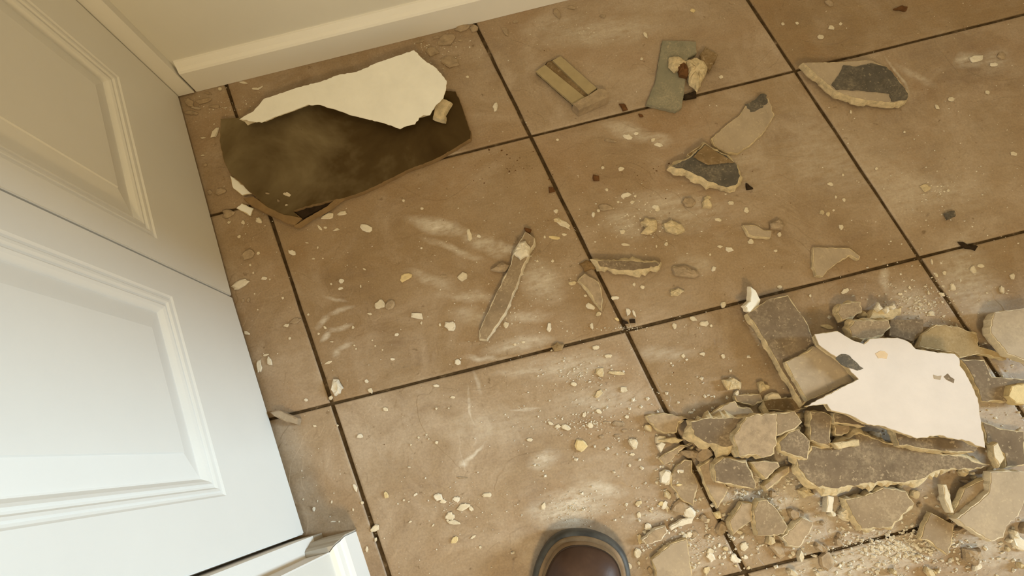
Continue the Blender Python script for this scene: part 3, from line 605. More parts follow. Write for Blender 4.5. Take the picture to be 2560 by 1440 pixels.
frag('plaster_block', 'angular cream chunk right of the thick-rimmed piece', K('C5', [(910, 622), (1010, 612), (1110, 622), (1122, 652), (1020, 742), (962, 682)]), GREYP, GYP, th=0.014, z=0.020, flare=0.003, cat=PL)
frag('plaster_block', 'elongated cream chunk below the angular chunk', K('C5', [(1008, 792), (1100, 702), (1190, 652), (1192, 692), (1072, 792), (1030, 822)]), GREYP, GYP, th=0.012, z=0.014, flare=0.003, cat=PL)
frag('plaster_flake', 'flat oval tan flake at the far left of the pile', K('C5', [(160, 290), (290, 266), (440, 300), (470, 312), (392, 332), (382, 402), (292, 412), (222, 372), (172, 312)]), GREYP, GYP, th=0.008, flare=0.002, cat='plaster flake')
frag('plaster_flake', 'slim cream flake below the oval tan flake', K('C5', [(250, 462), (350, 442), (432, 460), (392, 482), (282, 478)]), GYP, GYP, th=0.007, flare=0.001, cat='plaster flake')
lump('plaster_lump', 'rounded tan lump left of the dark wedge tip', K('C5', [(400, 542), (470, 526), (546, 546), (530, 586), (460, 596)]), GREYP, 0.010, cat=PL)
frag('plaster_flake', 'small white flake at the left fringe of the pile', K('C5', [(240, 500), (270, 475), (302, 490), (265, 552)]), DUSTM, DUSTM, th=0.006, flare=0.001, cat='plaster flake')
frag('plaster_flake', 'long tan sliver pointing at the dark wedge', K('C5', [(250, 592), (330, 542), (400, 502), (505, 482), (400, 542), (332, 622), (290, 640)]), GREYP, GYP, th=0.008, flare=0.001, cat='plaster flake')
frag('drywall_board', 'grey-tan upright-looking shard in the lower middle of the pile', K('C5', [(930, 990), (970, 902), (1032, 892), (1100, 960), (1180, 1090), (1150, 1142), (1060, 1152), (960, 1150)]), P_TAN, GYP, th=0.012, z=0.018, tilt=(0, 0.08), flare=0.004, cat=BD)
frag('plaster_block', 'rough tan chunk left of the grey-tan shard', K('C5', [(760, 1050), (850, 912), (922, 920), (922, 1040), (832, 1100), (790, 1142)]), GREYP, GYP, th=0.013, z=0.016, flare=0.003, cat=PL)
lump('plaster_lump', 'orange-cream lump on the grout line below the pile', K('C5', [(640, 982), (690, 968), (702, 1022), (662, 1030)]), YEL, 0.009, cat=PL)
frag('drywall_board', 'pale elongated piece right of the boot toe', K('C5', [(130, 1182), (230, 1102), (300, 1082), (314, 1130), (272, 1182), (160, 1216)]), GREYP, DUSTM, th=0.009, flare=0.002, cat=BD)
frag('plaster_flake', 'white angular flake at the tip of the pale elongated piece', K('C5', [(330, 1090), (420, 1032), (502, 1018), (490, 1062), (392, 1082), (342, 1112)]), DUSTM, DUSTM, th=0.008, flare=0.001, cat='plaster flake')
frag('drywall_board', 'wide pale slab right beside the boot at the bottom edge', K('C5', [(200, 1322), (330, 1212), (450, 1172), (472, 1300), (490, 1440), (480, 1520), (240, 1520), (230, 1420)]), P_PALE, GYP, th=0.009, flare=0.002, cat=BD)
frag('plaster_block', 'grooved grey chunk above the bottom grout line', K('C5', [(1140, 1162), (1290, 1022), (1362, 1052), (1342, 1122), (1262, 1232), (1190, 1222)]), GREYP, GYPW, th=0.012, z=0.013, flare=0.003, jag=0.002, cat=PL)
frag('board_scrap', 'narrow tan strip at the top left of the pile', K('C5', [(800, 142), (980, 130), (1002, 180), (930, 212), (812, 182)]), P_TAN, GYP, th=0.010, flare=0.002, cat='board scrap')
frag('drywall_board', 'brown strip in the shade below the long plank', K('C5', [(1000, 172), (1240, 152), (1322, 230), (1200, 252), (1020, 242)]), P_BROWN, GYP, th=0.008, flare=0.001, cat=BD)
lump('plaster_lump', 'cream lump above the narrow tan strip', K('C5', [(700, 30), (780, 10), (850, 45), (840, 95), (740, 105)]), GYP, 0.010, cat=PL)
lump('plaster_lump', 'small cream lump left of the long plank', K('C5', [(955, 50), (1000, 35), (1020, 100), (980, 125)]), GYP, 0.010, cat=PL)
lump('plaster_lump', 'round cream lump below the curved rim of the big slab', K('C5', [(1240, 822), (1310, 782), (1372, 850), (1292, 882)]), GYP, 0.010, cat=PL)
frag('plaster_flake', 'white stub standing between the big slab and the square slab', K('C5', [(1470, 862), (1512, 872), (1502, 980), (1458, 980)]), DUSTM, DUSTM, th=0.012, z=0.018, flare=0.001, cat='plaster flake')
frag('drywall_board', 'brown-tan scrap above the white piece, left of the cream rubble', K('C4', [(440, 730), (470, 652), (630, 640), (640, 712), (560, 762), (480, 782)]), P_TAN, GYP, th=0.012, z=0.020, tilt=(0, 0.1), flare=0.005, cat=BD)
lump('plaster_lump', 'triangular cream lump beside the brown-tan scrap', K('C4', [(600, 762), (640, 702), (682, 772)]), GYP, 0.012, cat=PL)
n3 = frag('plaster_block', 'cream rubble block with white bumps above the white piece', K('C4', [(700, 772), (740, 692), (850, 700), (960, 682), (962, 722), (860, 762), (760, 790)]), GYP, GYP, th=0.013, z=0.018, flare=0.004, jag=0.002, cat=PL)
for q in ([(735, 690), (760, 640), (800, 690), (770, 720)], [(800, 700), (840, 670), (862, 710), (830, 735)], [(850, 680), (885, 645), (912, 690), (880, 705)]):
    lump('plaster_bump', None, K('C4', q), DUSTM, 0.008, 0.016, parent=n3)
frag('drywall_board', 'grey and tan wedge touching the top edge of the white piece', K('C4', [(530, 850), (580, 792), (860, 790), (874, 840), (800, 912), (650, 942), (560, 922)]), P_TAN, GYP, th=0.014, z=0.030, tilt=(0, 0.08), flare=0.005, cat=BD)
frag('drywall_board', 'grey-brown flat piece above the middle of the white piece', K('C4', [(868, 782), (1140, 780), (1142, 882), (1060, 962), (858, 912)]), P_GREY, P_GREY, th=0.007, z=0.010, flare=0.001, cat=BD)
frag('drywall_board', 'long brown-tan piece along the upper right of the white piece', K('C4', [(1130, 902), (1250, 822), (1420, 840), (1582, 902), (1592, 1000), (1830, 1072), (1820, 1110), (1600, 1062), (1440, 1092), (1400, 1052), (1100, 1000)]), board('ochre_paper', (0.33, 0.24, 0.125), 0.15, 40, 0.3), GYP, th=0.008, z=0.014, flare=0.001, cat=BD)
frag('drywall_board', 'pale tan slab cut by the right edge of the picture', K('C4', [(1730, 722), (1964, 690), (2060, 690), (2080, 1150), (1964, 1112), (1830, 1062), (1690, 892), (1702, 782)]), P_PALE, GYPW, th=0.013, z=0.026, flare=0.002, cat=BD)
frag('drywall_board', 'dusty grey piece under the right-hand side of the white piece', K('C4', [(1450, 1110), (1640, 1112), (1702, 1250), (1860, 1262), (2000, 1272), (2000, 1450), (1620, 1450), (1540, 1240)]), P_GREY, GYP, th=0.010, z=0.013, flare=0.002, cat=BD)
frag('drywall_board', 'grey-brown slab below the right end of the white piece', K('C6', [(1430, 330), (1560, 380), (1728, 400), (1740, 640), (1600, 660), (1590, 560), (1460, 480)]), P_GREY, GYP, th=0.009, z=0.011, flare=0.002, cat=BD)
frag('drywall_board', 'yellowish block at the right edge below the pale tan slab', K('P', [(2530, 965), (2590, 955), (2590, 1010), (2540, 1008), (2522, 990)]), YEL, YEL, th=0.013, z=0.022, flare=0.002, cat=BD)
lump('plaster_lump', 'tan square lump near the lower right corner', K('C6', [(1285, 1240), (1400, 1235), (1425, 1300), (1380, 1365), (1290, 1330)]), GREYP, 0.012, cat=PL)

# --- rounded curl of paper by the door, white lump beside it
rp = K('C8', [(100, 262), (165, 245), (230, 275), (300, 305), (290, 345), (215, 330), (130, 290)])
frag('paper_roll', 'small rolled grey scrap touching the door bottom', rp, P_PALE, GREYP, th=0.012, flare=0.001, jag=0.0005, cat='paper scrap')

# ------------------------------------------------------------------ chips
rc = random.Random(5)
CHIPS = []
MATS = {'w': DUSTM, 'c': GYPW, 't': GREYP, 'y': YEL, 'g': GYP, 'p': P_PALE}
def chip(crop, x, y, L, W=None, ang=0.0, m='c', h=None, label='', group='', name='plaster_chip'):
    ox, oy, s = CROP[crop]; u, v = ox + x / s, oy + y / s
    W = W or L; L /= s; W /= s
    c = fl(u, v, 0.0); k = (fl(u + 10, v) - c).length / 10
    L *= k; W *= k; h = h or min(0.0035, max(0.0008, W * 0.25))
    ax = fl(u + math.cos(math.radians(ang)), v + math.sin(math.radians(ang))) - c
    ex = Vector((ax.x, ax.y, 0)).normalized(); ey = Vector((-ex.y, ex.x, 0))
    n = rc.choice((8, 9, 10, 11)) if L > 0.006 else 6
    lay = [[], [], []]; t0 = rc.uniform(0, 6.28)
    for i in range(n):
        th = t0 + 6.283 * (i + rc.uniform(-.28, .28)) / n; r = (rc.uniform(0.68, 1.16) if n > 7 else rc.uniform(0.8, 1.12)) / 2
        base = c + ex * (math.cos(th) * L * r) + ey * (math.sin(th) * W * r)
        q = rc.uniform(0.6, 0.9)
        lay[0].append(base + Vector((0, 0, 0.0002))); lay[1].append(base + Vector((0, 0, h * rc.uniform(.35, .7))))
        lay[2].append(c + (base - c) * q + Vector((0, 0, h * rc.uniform(.75, 1.05))))
    o = bm_obj(name, slab_bm(lay), MATS[m], None, False, c)
    tag(o, label, 'plaster chip', group); CHIPS.append((label, u, v, o)); return o
LAND = [((800, 420), 'the dark board'), ((900, 230), 'the white corner piece'), ((1430, 210), 'the straw strip'), ((1690, 190), 'the sage grey board'), ((1770, 420), 'the slate wedge'), ((1860, 310), 'the toothed pale piece'), ((2160, 200), 'the torn slate piece'),
        ((1265, 710), 'the long sliver'), ((1570, 665), 'the wavy-rimmed grey piece'), ((1480, 720), 'the cream flake in the dirt'), ((1650, 560), 'the ring of cream lumps'), ((1910, 580), 'the notched flake'), ((2085, 645), 'the lone pale grey piece'), ((1715, 685), 'the mottled lump'),
        ((1885, 750), 'the white paper curl'), ((1950, 830), 'the long plank'), ((2260, 970), 'the large pile-top piece'), ((2180, 1150), 'the big curved slab'), ((1840, 1070), 'the dark pile wedge'), ((1900, 1100), 'the rough gypsum block'), ((1840, 1180), 'the thick-rimmed piece'),
        ((1710, 1200), 'the diamond-shaped piece'), ((1925, 1300), 'the grey-tan shard'), ((2190, 1270), 'the square slab'), ((2480, 1260), 'the pale cream board'), ((2340, 1330), 'the tan piece below'), ((1450, 1380), 'the boot'), ((1452, 1114), 'the round cream disc'), ((1690, 1390), 'the pale slab by the boot'),
        ((860, 1370), 'the baseboard corner'), ((845, 970), 'the bright white lump'), ((705, 1040), 'the rolled grey scrap'), ((580, 740), 'the door seam'), ((470, 245), 'the corner jamb'), ((1195, 75), 'the baseboard grout line'), ((650, 900), 'the pair of white rectangles'), ((1326, 340), 'the upper grout crossing'), ((1565, 827), 'the middle grout crossing'),
        ((2298, 644), 'the right-hand grout crossing'), ((1984, 175), 'the top grout crossing'), ((2530, 850), 'the slab at the right edge'), ((2380, 540), 'the lone dark grey clod'), ((1080, 565), 'the bright dust smear'), ((1430, 1270), 'the powder patch above the boot')]
COLN = {'w': 'white', 'c': 'cream', 't': 'tan', 'y': 'yellowish', 'g': 'pale cream', 'p': 'pale grey'}
def auto_label(crop, x, y, L, W, ang, m, noun):
    ox, oy, s = CROP[crop]; u, v = ox + x / s, oy + y / s; W = W or L; big, asp = max(L, W) / s, max(L, W) / max(1, min(L, W))
    (lu, lv), nm = min(LAND, key=lambda e: (e[0][0] - u) ** 2 + (e[0][1] - v) ** 2)
    du, dv = u - lu, v - lv; d = math.hypot(du, dv)
    side = ('right of' if du > 0 else 'left of') if abs(du) > abs(dv) else ('below' if dv > 0 else 'above')
    if min(abs(du), abs(dv)) > 0.45 * d: side = ('lower' if dv > 0 else 'upper') + '-' + ('right of' if du > 0 else 'left of')
    dist = 'close ' if d < 75 else ('' if d < 150 else 'well ')
    size = 'tiny' if big < 9 else ('small' if big < 18 else ('medium' if big < 32 else 'large'))
    shp = 'slim' if asp > 2.6 else ('oblong' if asp > 1.5 else 'roundish')
    return '%s %s %s %s, %s%s %s' % (size, shp, COLN[m], noun, dist, side, nm)
def chips(crop, lst, label, group):
    for e in lst:
        x, y, L = e[:3]; W = e[3] if len(e) > 3 else None; ang = e[4] if len(e) > 4 else 0; m = e[5] if len(e) > 5 else 'c'
        chip(crop, *e, label=auto_label(crop, x, y, L, W, ang, m, 'plaster chip'), group=group)
chips('C1', [(160, 135, 30, 22, 20, 'w'), (35, 175, 100, 85, 0, 't'), (275, 225, 62, 50, 40, 'c'), (40, 240, 26), (150, 240, 34), (120, 350, 30), (190, 485, 108, 90, -45, 't'), (270, 480, 26), (205, 572, 22), (230, 633, 20),
             (315, 675, 52, 32, -5, 'w'), (360, 685, 18), (150, 850, 30, 34, 0, 't'), (190, 848, 30, 34, 0, 't'), (490, 1045, 46, 28, -10, 'c'), (330, 1275, 46, 20, -10, 'c'), (515, 1145, 25), (240, 797, 14), (265, 922, 15), (460, 830, 22)],
      'small plaster chip on the narrow cut tiles beside the door', 'chips along the door')
chip('C1', 135, 725, 150, 72, -28, 'w', label='white boot-shaped flake on the floor just below the door seam', group='chips along the door')
chip('C1', 565, 1010, 100, 45, -20, 't', label='tan flake touching the grout line beside the door', group='chips along the door')
chip('C1', 180, 1105, 64, 28, 20, 'w', label='white split flake tucked against the door bottom', group='chips along the door')
chip('C1', 275, 1362, 112, 44, 82, 'w', label='white rectangular flake, left one of the pair by the door', group='chips along the door')
chip('C1', 357, 1326, 86, 46, 78, 'w', label='white rectangular flake, right one of the pair by the door', group='chips along the door')
L1 = 'small plaster chip on the tile between the dark board and the long sliver'; G1 = 'chips on the centre-left tile'
chips('C1', [(750, 280, 62, 22, 55), (880, 297, 52, 22, -15), (795, 280, 32, 20), (535, 475, 80, 36, 25, 'w'), (700, 523, 30, 16), (775, 520, 15), (920, 698, 44, 36, 0, 'w'), (912, 755, 50, 22, -10, 'w'), (838, 720, 20), (1070, 737, 30, 15, 80), (1100, 605, 32, 15, 25),
             (1140, 953, 46, 20, 10), (1350, 1118, 42, 26, -15, 'w'), (1320, 1308, 42, 20, 0, 'w'), (1828, 1335, 52, 48, 0, 'w'), (815, 1335, 62, 22, -25), (740, 1110, 20), (790, 1060, 36, 18, 40), (845, 1172, 30, 12), (1020, 1200, 18), (1032, 1228, 18), (1545, 440, 20, 20, 0, 'w'), (1405, 70, 26), (1550, 130, 26),
             (1690, 1040, 20, 30, 0), (1545, 1025, 16, 30, 10), (1715, 660, 60, 26, 5, 't'), (650, 398, 32, 8, 5), (735, 435, 12, 24), (840, 1172, 30, 10), (1185, 1205, 16), (1240, 1235, 14), (1160, 1160, 14), (1010, 1060, 22, 30), (660, 960, 20)], L1, G1)
chip('C1', 815, 192, 104, 55, -15, 'c', label='oval cream flake just below the dark board edge', group=G1)
chip('C1', 927, 166, 84, 36, -8, 'c', label='lobed cream flake right below the dark board, the right one of two', group=G1)
chip('C1', 1112, 278, 112, 62, 28, 'w', label='white diamond flake below the dark board', group=G1)
chip('C1', 1425, 668, 112, 62, -25, 'y', label='yellowish chip left of the long sliver', group=G1)
chip('C1', 1222, 882, 84, 76, 15, 'c', label='cream flake split in two, left half', group=G1)
chip('C1', 1297, 886, 84, 80, -10, 't', label='cream flake split in two, right half', group=G1)
chip('C1', 1512, 972, 124, 58, 18, 'w', label='white leaf-shaped flake above the lower grout line', group=G1)
chip('C1', 1775, 1052, 100, 84, 25, 'w', label='ragged white flake left of the tip of the long sliver', group=G1)
chip('C1', 1872, 660, 70, 90, 60, 'c', label='cream chip closest to the left of the long sliver', group=G1)
chip('C1', 365, 35, 40, 15, 10, 't', h=0.012, label='tiny chip lying on the dark board', group='chips on the dark board')
chip('C1', 520, 40, 72, 38, 15, 'c', h=0.012, label='largest chip lying on the dark board near its tip', group='chips on the dark board')
chip('C1', 450, 92, 22, 22, 0, 't', h=0.012, label='tiny chip lying on the dark board', group='chips on the dark board')
chip('C1', 512, 123, 30, 11, -10, 'c', h=0.012, label='tiny chip lying on the dark board', group='chips on the dark board')
chips('Z2', [(330, 800, 80, 40, -55, 'w'), (365, 1150, 70, 44, 0, 't'), (300, 1155, 40, 30, 0, 't'), (500, 495, 60, 14, 12, 'w'), (575, 535, 50, 16, 5, 'w'), (600, 528, 40, 12, -30, 'w'), (360, 535, 26), (275, 990, 26, 24, 0, 't'), (255, 932, 28, 10), (258, 828, 34, 12)],
      'small plaster chip in the corner between door and dark board', 'chips in the corner')
chips('Z2', [(178, 618, 84, 44, 50, 't'), (262, 608, 100, 38, -12, 't'), (185, 678, 90, 28, 5, 't'), (290, 560, 50, 14, 10, 't'), (215, 650, 70, 20, 10, 'p'), (330, 640, 80, 20, 0, 't')],
      'dusty tan flake heaped in the corner at the foot of the jamb', 'flakes in the corner')
chips('Z2', [(1630, 312, 90, 66, 10, 't'), (1720, 245, 130, 84, -15, 't'), (1748, 375, 124, 72, 20, 't'), (1812, 168, 100, 54, -15, 't'), (1885, 172, 50, 52, 0, 't'), (1560, 250, 60, 22, -12, 't'), (1660, 225, 50, 20, -12, 't')],
      'grey flake along the baseboard right of the white piece', 'flakes along the baseboard')
chips('Z2', [(1845, 462, 22, 18, 0, 'c'), (1800, 245, 30, 20, 0, 't')], 'tiny chip near the grout line by the baseboard', 'flakes along the baseboard')
L2 = 'small plaster chip on the tile in front of the boot and casing corner'; G2 = 'chips on the lower left tile'
chips('C8', [(797, 38, 28, 34, 0, 'w'), (540, 157, 28, 36, 20), (360, 172, 32, 24, 0, 'w'), (425, 360, 36, 14, 10), (1298, 70, 52, 22, 8, 'w'), (1415, 155, 36, 18, 0), (1298, 235, 18), (1388, 232, 14), (935, 240, 44, 26, 20), (1172, 443, 20), (1228, 423, 18), (1243, 453, 14),
             (1300, 478, 26), (1115, 495, 15), (1103, 657, 26, 14), (1065, 893, 18), (1100, 905, 18, 10), (1150, 853, 38, 18, -30, 'w'), (1345, 902, 50, 28, 0), (1548, 955, 44, 30, 40), (1565, 1157, 46, 22, -25), (862, 1178, 20, 30, 0), (1615, 1232, 22), (1485, 733, 80, 14, 5, 't'),
             (417, 957, 20, 36, 0, 'w'), (545, 907, 14, 24), (443, 900, 15), (340, 887, 18), (765, 912, 26), (800, 1245, 22, 40, 0), (700, 962, 14, 24), (588, 357, 16), (1110, 1050, 26, 14, -30), (1275, 1075, 30, 12, -50), (555, 1048, 40, 10, -5, 'w'), (600, 1048, 14), (1380, 1040, 22)], L2, G2)
chip('C8', 588, 88, 120, 76, 75, 'w', h=0.012, label='bright white plaster lump right next to the grout crossing', group=G2)
chip('C8', 826, 106, 52, 34, 55, 'c', label='cream chip overlapping the lower grout line', group=G2)
chip('C8', 748, 433, 46, 30, 0, 'w', label='round white chip alone on the lower tile', group=G2)
chip('C8', 712, 800, 68, 26, 62, 'w', label='slim white flake along the grout line near the casing corner', group=G2)
chip('C8', 938, 856, 60, 42, 70, 'y', label='yellow-white chip on the lower tile left of the group of five', group=G2)
chip('C8', 860, 1098, 70, 46, -30, 'c', label='cream angular flake on the grout line next to the casing corner', group=G2)
chip('C8', 1310, 872, 84, 48, 15, 'w', label='white flake of the group left of the boot, upper left one', group=G2)
chip('C8', 1445, 888, 56, 36, 0, 'w', label='white flake of the group left of the boot, upper right one', group=G2)
chip('C8', 1495, 942, 92, 54, -20, 'c', label='cream forked flake in the group left of the boot', group=G2)
chip('C8', 1668, 857, 74, 36, -5, 'c', label='cream pointed flake above and left of the boot', group=G2)
chip('C8', 1393, 1010, 80, 54, -15, 'c', label='cream flake in the middle of the group left of the boot', group=G2)
chip('C8', 1428, 1054, 92, 32, 8, 'c', label='flat cream flake just below another in the group left of the boot', group=G2)
chip('C8', 1432, 1176, 70, 42, -45, 'y', label='yellowish flake, lowest of the chips left of the boot', group=G2)
chip('C7', 893, 375, 124, 96, 85, 'y', h=0.004, label='round yellowish-cream plaster disc on the tile above the boot', group='chips above the boot')
chip('C7', 1205, 196, 124, 44, 5, 't', label='oval tan flake left of the rubble pile', group='chips above the boot')
chip('C7', 1545, 847, 44, 40, 0, 'y', label='round cream crumb between boot and pile', group='chips above the boot')
chip('C7', 1682, 690, 62, 30, 0, 'y', h=0.011, label='yellow crumb on the light grey diamond-shaped piece', group='chips above the boot')
chips('C7', [(1100, 185, 50, 24, 0, 't'), (470, 325, 60, 30, 0), (1040, 95, 50, 38, 30), (965, 205, 60, 46, 0), (920, 120, 50, 30, -60), (1310, 445, 42, 28), (585, 870, 62, 36, -70), (770, 225, 80, 50, 20), (700, 215, 60, 36), (1290, 535, 30), (640, 190, 50, 26, 30), (1250, 250, 50, 30, 0, 't'), (1180, 290, 60, 26, 0, 't'), (1060, 300, 50, 30, 0, 't'), (1265, 140, 40, 30)],
      'small plaster chip on the tile between the boot and the lower grout line', 'chips above the boot')
L3 = 'small plaster chip scattered around the long grout line and sliver'; G3 = 'chips around the long grout line'
chips('C2', [(500, 255, 110, 44, 80, 'c'), (568, 262, 36, 24, 20, 'w'), (1125, 80, 34, 30), (1110, 272, 84, 26, 8, 'y'), (1180, 250, 40, 22), (1042, 268, 18, 30), (988, 440, 20), (1100, 440, 24, 30), (1243, 602, 62, 36, 0, 'g'), (1430, 822, 44, 40, 0, 'g'), (1545, 705, 60, 34, 0, 'w'), (1560, 858, 44, 22, 30, 'y'), (1640, 805, 36, 66, 0, 'w'), (1685, 820, 22, 60, -20, 'w'),
             (765, 898, 44, 50, 0), (830, 1040, 22, 26), (888, 1022, 30, 18), (415, 1168, 46, 40, 0, 'w'), (382, 1420, 36, 20), (262, 1338, 50, 20, 8, 'w'), (1440, 1240, 76, 74, 0, 'g'), (1560, 1246, 130, 28, 5, 'g'), (1430, 1395, 80, 50, -40, 'g'), (1255, 1325, 50, 30), (1610, 1365, 54, 44), (1500, 1125, 60, 30), (1410, 1065, 50, 40), (1975, 905, 36, 30), (1380, 910, 30, 50), (1335, 690, 24), (1075, 920, 40, 64, 0, 'w'),
             (1685, 608, 24, 30), (1750, 628, 34, 28), (1980, 665, 80, 50, 10, 'g'), (1985, 500, 60, 60, 0, 'g'), (1600, 230, 46, 38), (1390, 105, 26, 36, 0, 'w'), (1430, 78, 26), (1840, 55, 54, 40, 20, 'w'), (1620, 322, 70, 22, 5), (1845, 335, 14, 24), (1915, 318, 30), (1365, 765, 80, 40, 25, 'w')], L3, G3)
chip('C2', 1175, 172, 130, 48, 32, 'c', label='long cream flake touching the left side of the long grout line', group=G3)
L4 = 'small plaster chip on the upper tiles below the back wall'; G4 = 'chips on the upper tiles'
chips('R3', [(150, 690, 30, 62, 0, 'w'), (1115, 225, 62, 24, 65, 'c'), (640, 50, 60, 26, 10, 't'), (215, 200, 74, 36, 60, 't'), (1420, 70, 36, 32, 0, 'y'), (1090, 380, 22), (1200, 932, 60, 28, 10, 'w'), (1165, 900, 36, 30), (885, 905, 90, 26, 10, 't'), (990, 1256, 70, 34, -15, 'w'), (550, 900, 22), (1055, 860, 34, 28, 0, 'w'), (840, 1080, 24), (960, 1088, 44, 36), (1180, 1335, 44, 32, 0, 'w'), (780, 1380, 26, 40, 0, 'w'),
             (812, 1355, 24), (1030, 1300, 34, 24), (1050, 1262, 20), (1600, 497, 30), (865, 1222, 22), (1660, 1305, 36, 32), (1760, 1350, 30, 36), (1580, 1412, 40, 24), (540, 1358, 34, 30), (280, 140, 40, 20, 0, 't'), (840, 105, 40, 30, 0, 't'), (1000, 880, 60, 34, 20, 'w'), (1510, 1275, 50, 34, 0, 'g'), (940, 1300, 20), (860, 1335, 100, 50, 0, 't')], L4, G4)
chip('R3', 545, 85, 96, 48, 58, 't', label='tan oblong flake close to the back baseboard', group=G4)
chip('R3', 1390, 1312, 84, 64, 0, 't', h=0.009, label='tan lump below the slate wedge, left one of two', group=G4)
chip('R3', 1502, 1318, 74, 70, 0, 'g', h=0.010, label='cream lump below the slate wedge, right one of two', group=G4)
chip('R3', 560, 1422, 92, 40, 25, 'g', label='cream flake just left of the long grout line above the middle', group=G4)
L5 = 'small plaster chip on the right-hand tiles above the rubble pile'; G5 = 'chips on the right-hand tiles'
chips('R4', [(560, 180, 44, 36), (490, 240, 44, 36), (250, 155, 24), (340, 150, 24), (620, 155, 26), (545, 20, 70, 50, 20, 't'), (1330, 640, 50, 34), (1240, 690, 40, 24, 50), (1560, 595, 30), (1165, 1210, 70, 60, 0, 'g'), (1310, 1225, 24), (500, 1365, 40, 36, 0, 'g'), (540, 1378, 28, 34, 0, 'g'), (575, 1352, 20), (640, 1285, 22, 30), (590, 1268, 16, 24), (555, 1185, 40, 26), (15, 1355, 30), (635, 1125, 16, 24), (1730, 990, 44, 36), (850, 1085, 24), (1030, 850, 16, 24), (685, 720, 16, 30), (1650, 360, 50, 60, 0, 't'), (1490, 380, 100, 50, -10, 'w'), (1605, 418, 60, 36, 0, 'w')], L5, G5)
chips('C3', [(500, 970, 80, 54), (415, 932, 62, 46), (268, 985, 36, 52), (555, 985, 24, 30), (650, 1225, 36, 40), (490, 1206, 50, 34), (338, 1220, 40, 36), (695, 390, 72, 44, 20, 'w'), (625, 365, 42, 30), (204, 346, 34), (128, 362, 14, 26), (130, 70, 56, 40, 40), (832, 78, 30, 38), (1572, 214, 42, 54), (1610, 710, 62, 34, -40), (20, 682, 40, 32), (865, 325, 44, 48, 0, 'c'), (1090, 270, 34, 46, 0, 'c'), (548, 428, 18, 24), (1330, 750, 24, 30), (1095, 680, 40, 36), (650, 820, 40, 60, 0, 'c'), (1060, 400, 34, 26), (610, 155, 50, 34, 20), (720, 25, 40, 34), (575, 540, 40, 56, 0, 'w')], L5, G5)
chips('C4', [(495, 550, 70, 36, -40), (1205, 310, 18, 56), (1310, 400, 34, 44), (1245, 420, 26, 40), (1375, 520, 50, 66), (1180, 565, 18, 44), (1025, 520, 20, 36), (1205, 735, 60, 54, 0, 'c'), (1100, 810, 70, 66, 0, 'p'), (950, 575, 46, 30), (1410, 850, 20, 80), (1540, 905, 80, 60, 0, 'g'), (1610, 345, 60, 40), (1540, 375, 60, 80), (1290, 575, 60, 30, 20), (1865, 430, 40, 60), (1775, 540, 36, 90), (350, 840, 110, 50, 10, 'g')], 'small plaster chip on the tiles around the top of the rubble pile', 'chips around the pile')

# loose lumps filling the rubble pile
pile = K('P', [(1560, 1050), (1700, 1010), (1850, 930), (2000, 1010), (2300, 1120), (2470, 1120), (2560, 1130), (2560, 1440), (1950, 1440), (1800, 1330), (1640, 1240), (1580, 1130)])
def inside(p, poly):
    c = False; n = len(poly)
    for i in range(n):
        (x1, y1), (x2, y2) = poly[i], poly[(i + 1) % n]
        if (y1 > p[1]) != (y2 > p[1]) and p[0] < (x2 - x1) * (p[1] - y1) / (y2 - y1) + x1: c = not c
    return c
k = 0
while k < 130:
    u, v = rc.uniform(1560, 2560), rc.uniform(930, 1440)
    if not inside((u, v), pile): continue
    s = rc.choice((14, 18, 22, 28, 36, 48)); k += 1
    W_, m_ = s * rc.uniform(.5, .95), rc.choice('ccttggtw'); chip('P', u, v, s, W_, rc.uniform(0, 180), m_, h=rc.uniform(0.004, 0.011), label=auto_label('P', u, v, s, W_, 0, m_, 'plaster crumb'), group='crumbs in the rubble pile', name='plaster_crumb')
k = 0
while k < 46:
    u, v = rc.uniform(1560, 1900), rc.uniform(1240, 1440)
    if v < 1240 + (u - 1560) * .1: continue
    s = rc.choice((10, 14, 18, 24)); k += 1
    W_, m_ = s * rc.uniform(.5, .95), rc.choice('wcctg'); chip('P', u, v, s, W_, rc.uniform(0, 180), m_, label=auto_label('P', u, v, s, W_, 0, m_, 'plaster crumb'), group='crumbs right of the boot', name='plaster_crumb')

# where two chips share a description, say which one by its place
byl = {}
for e in CHIPS: byl.setdefault(e[0], []).append(e)
ORD = {2: ('left one', 'right one'), 3: ('leftmost', 'middle one', 'rightmost'), 4: ('leftmost', 'second from left', 'third from left', 'rightmost'), 5: ('leftmost', 'second from left', 'middle one', 'second from right', 'rightmost')}
for lb, es in byl.items():
    if 2 <= len(es) <= 5:
        for w_, e in zip(ORD[len(es)], sorted(es, key=lambda e: e[1])): e[3]['label'] = lb + ', ' + w_
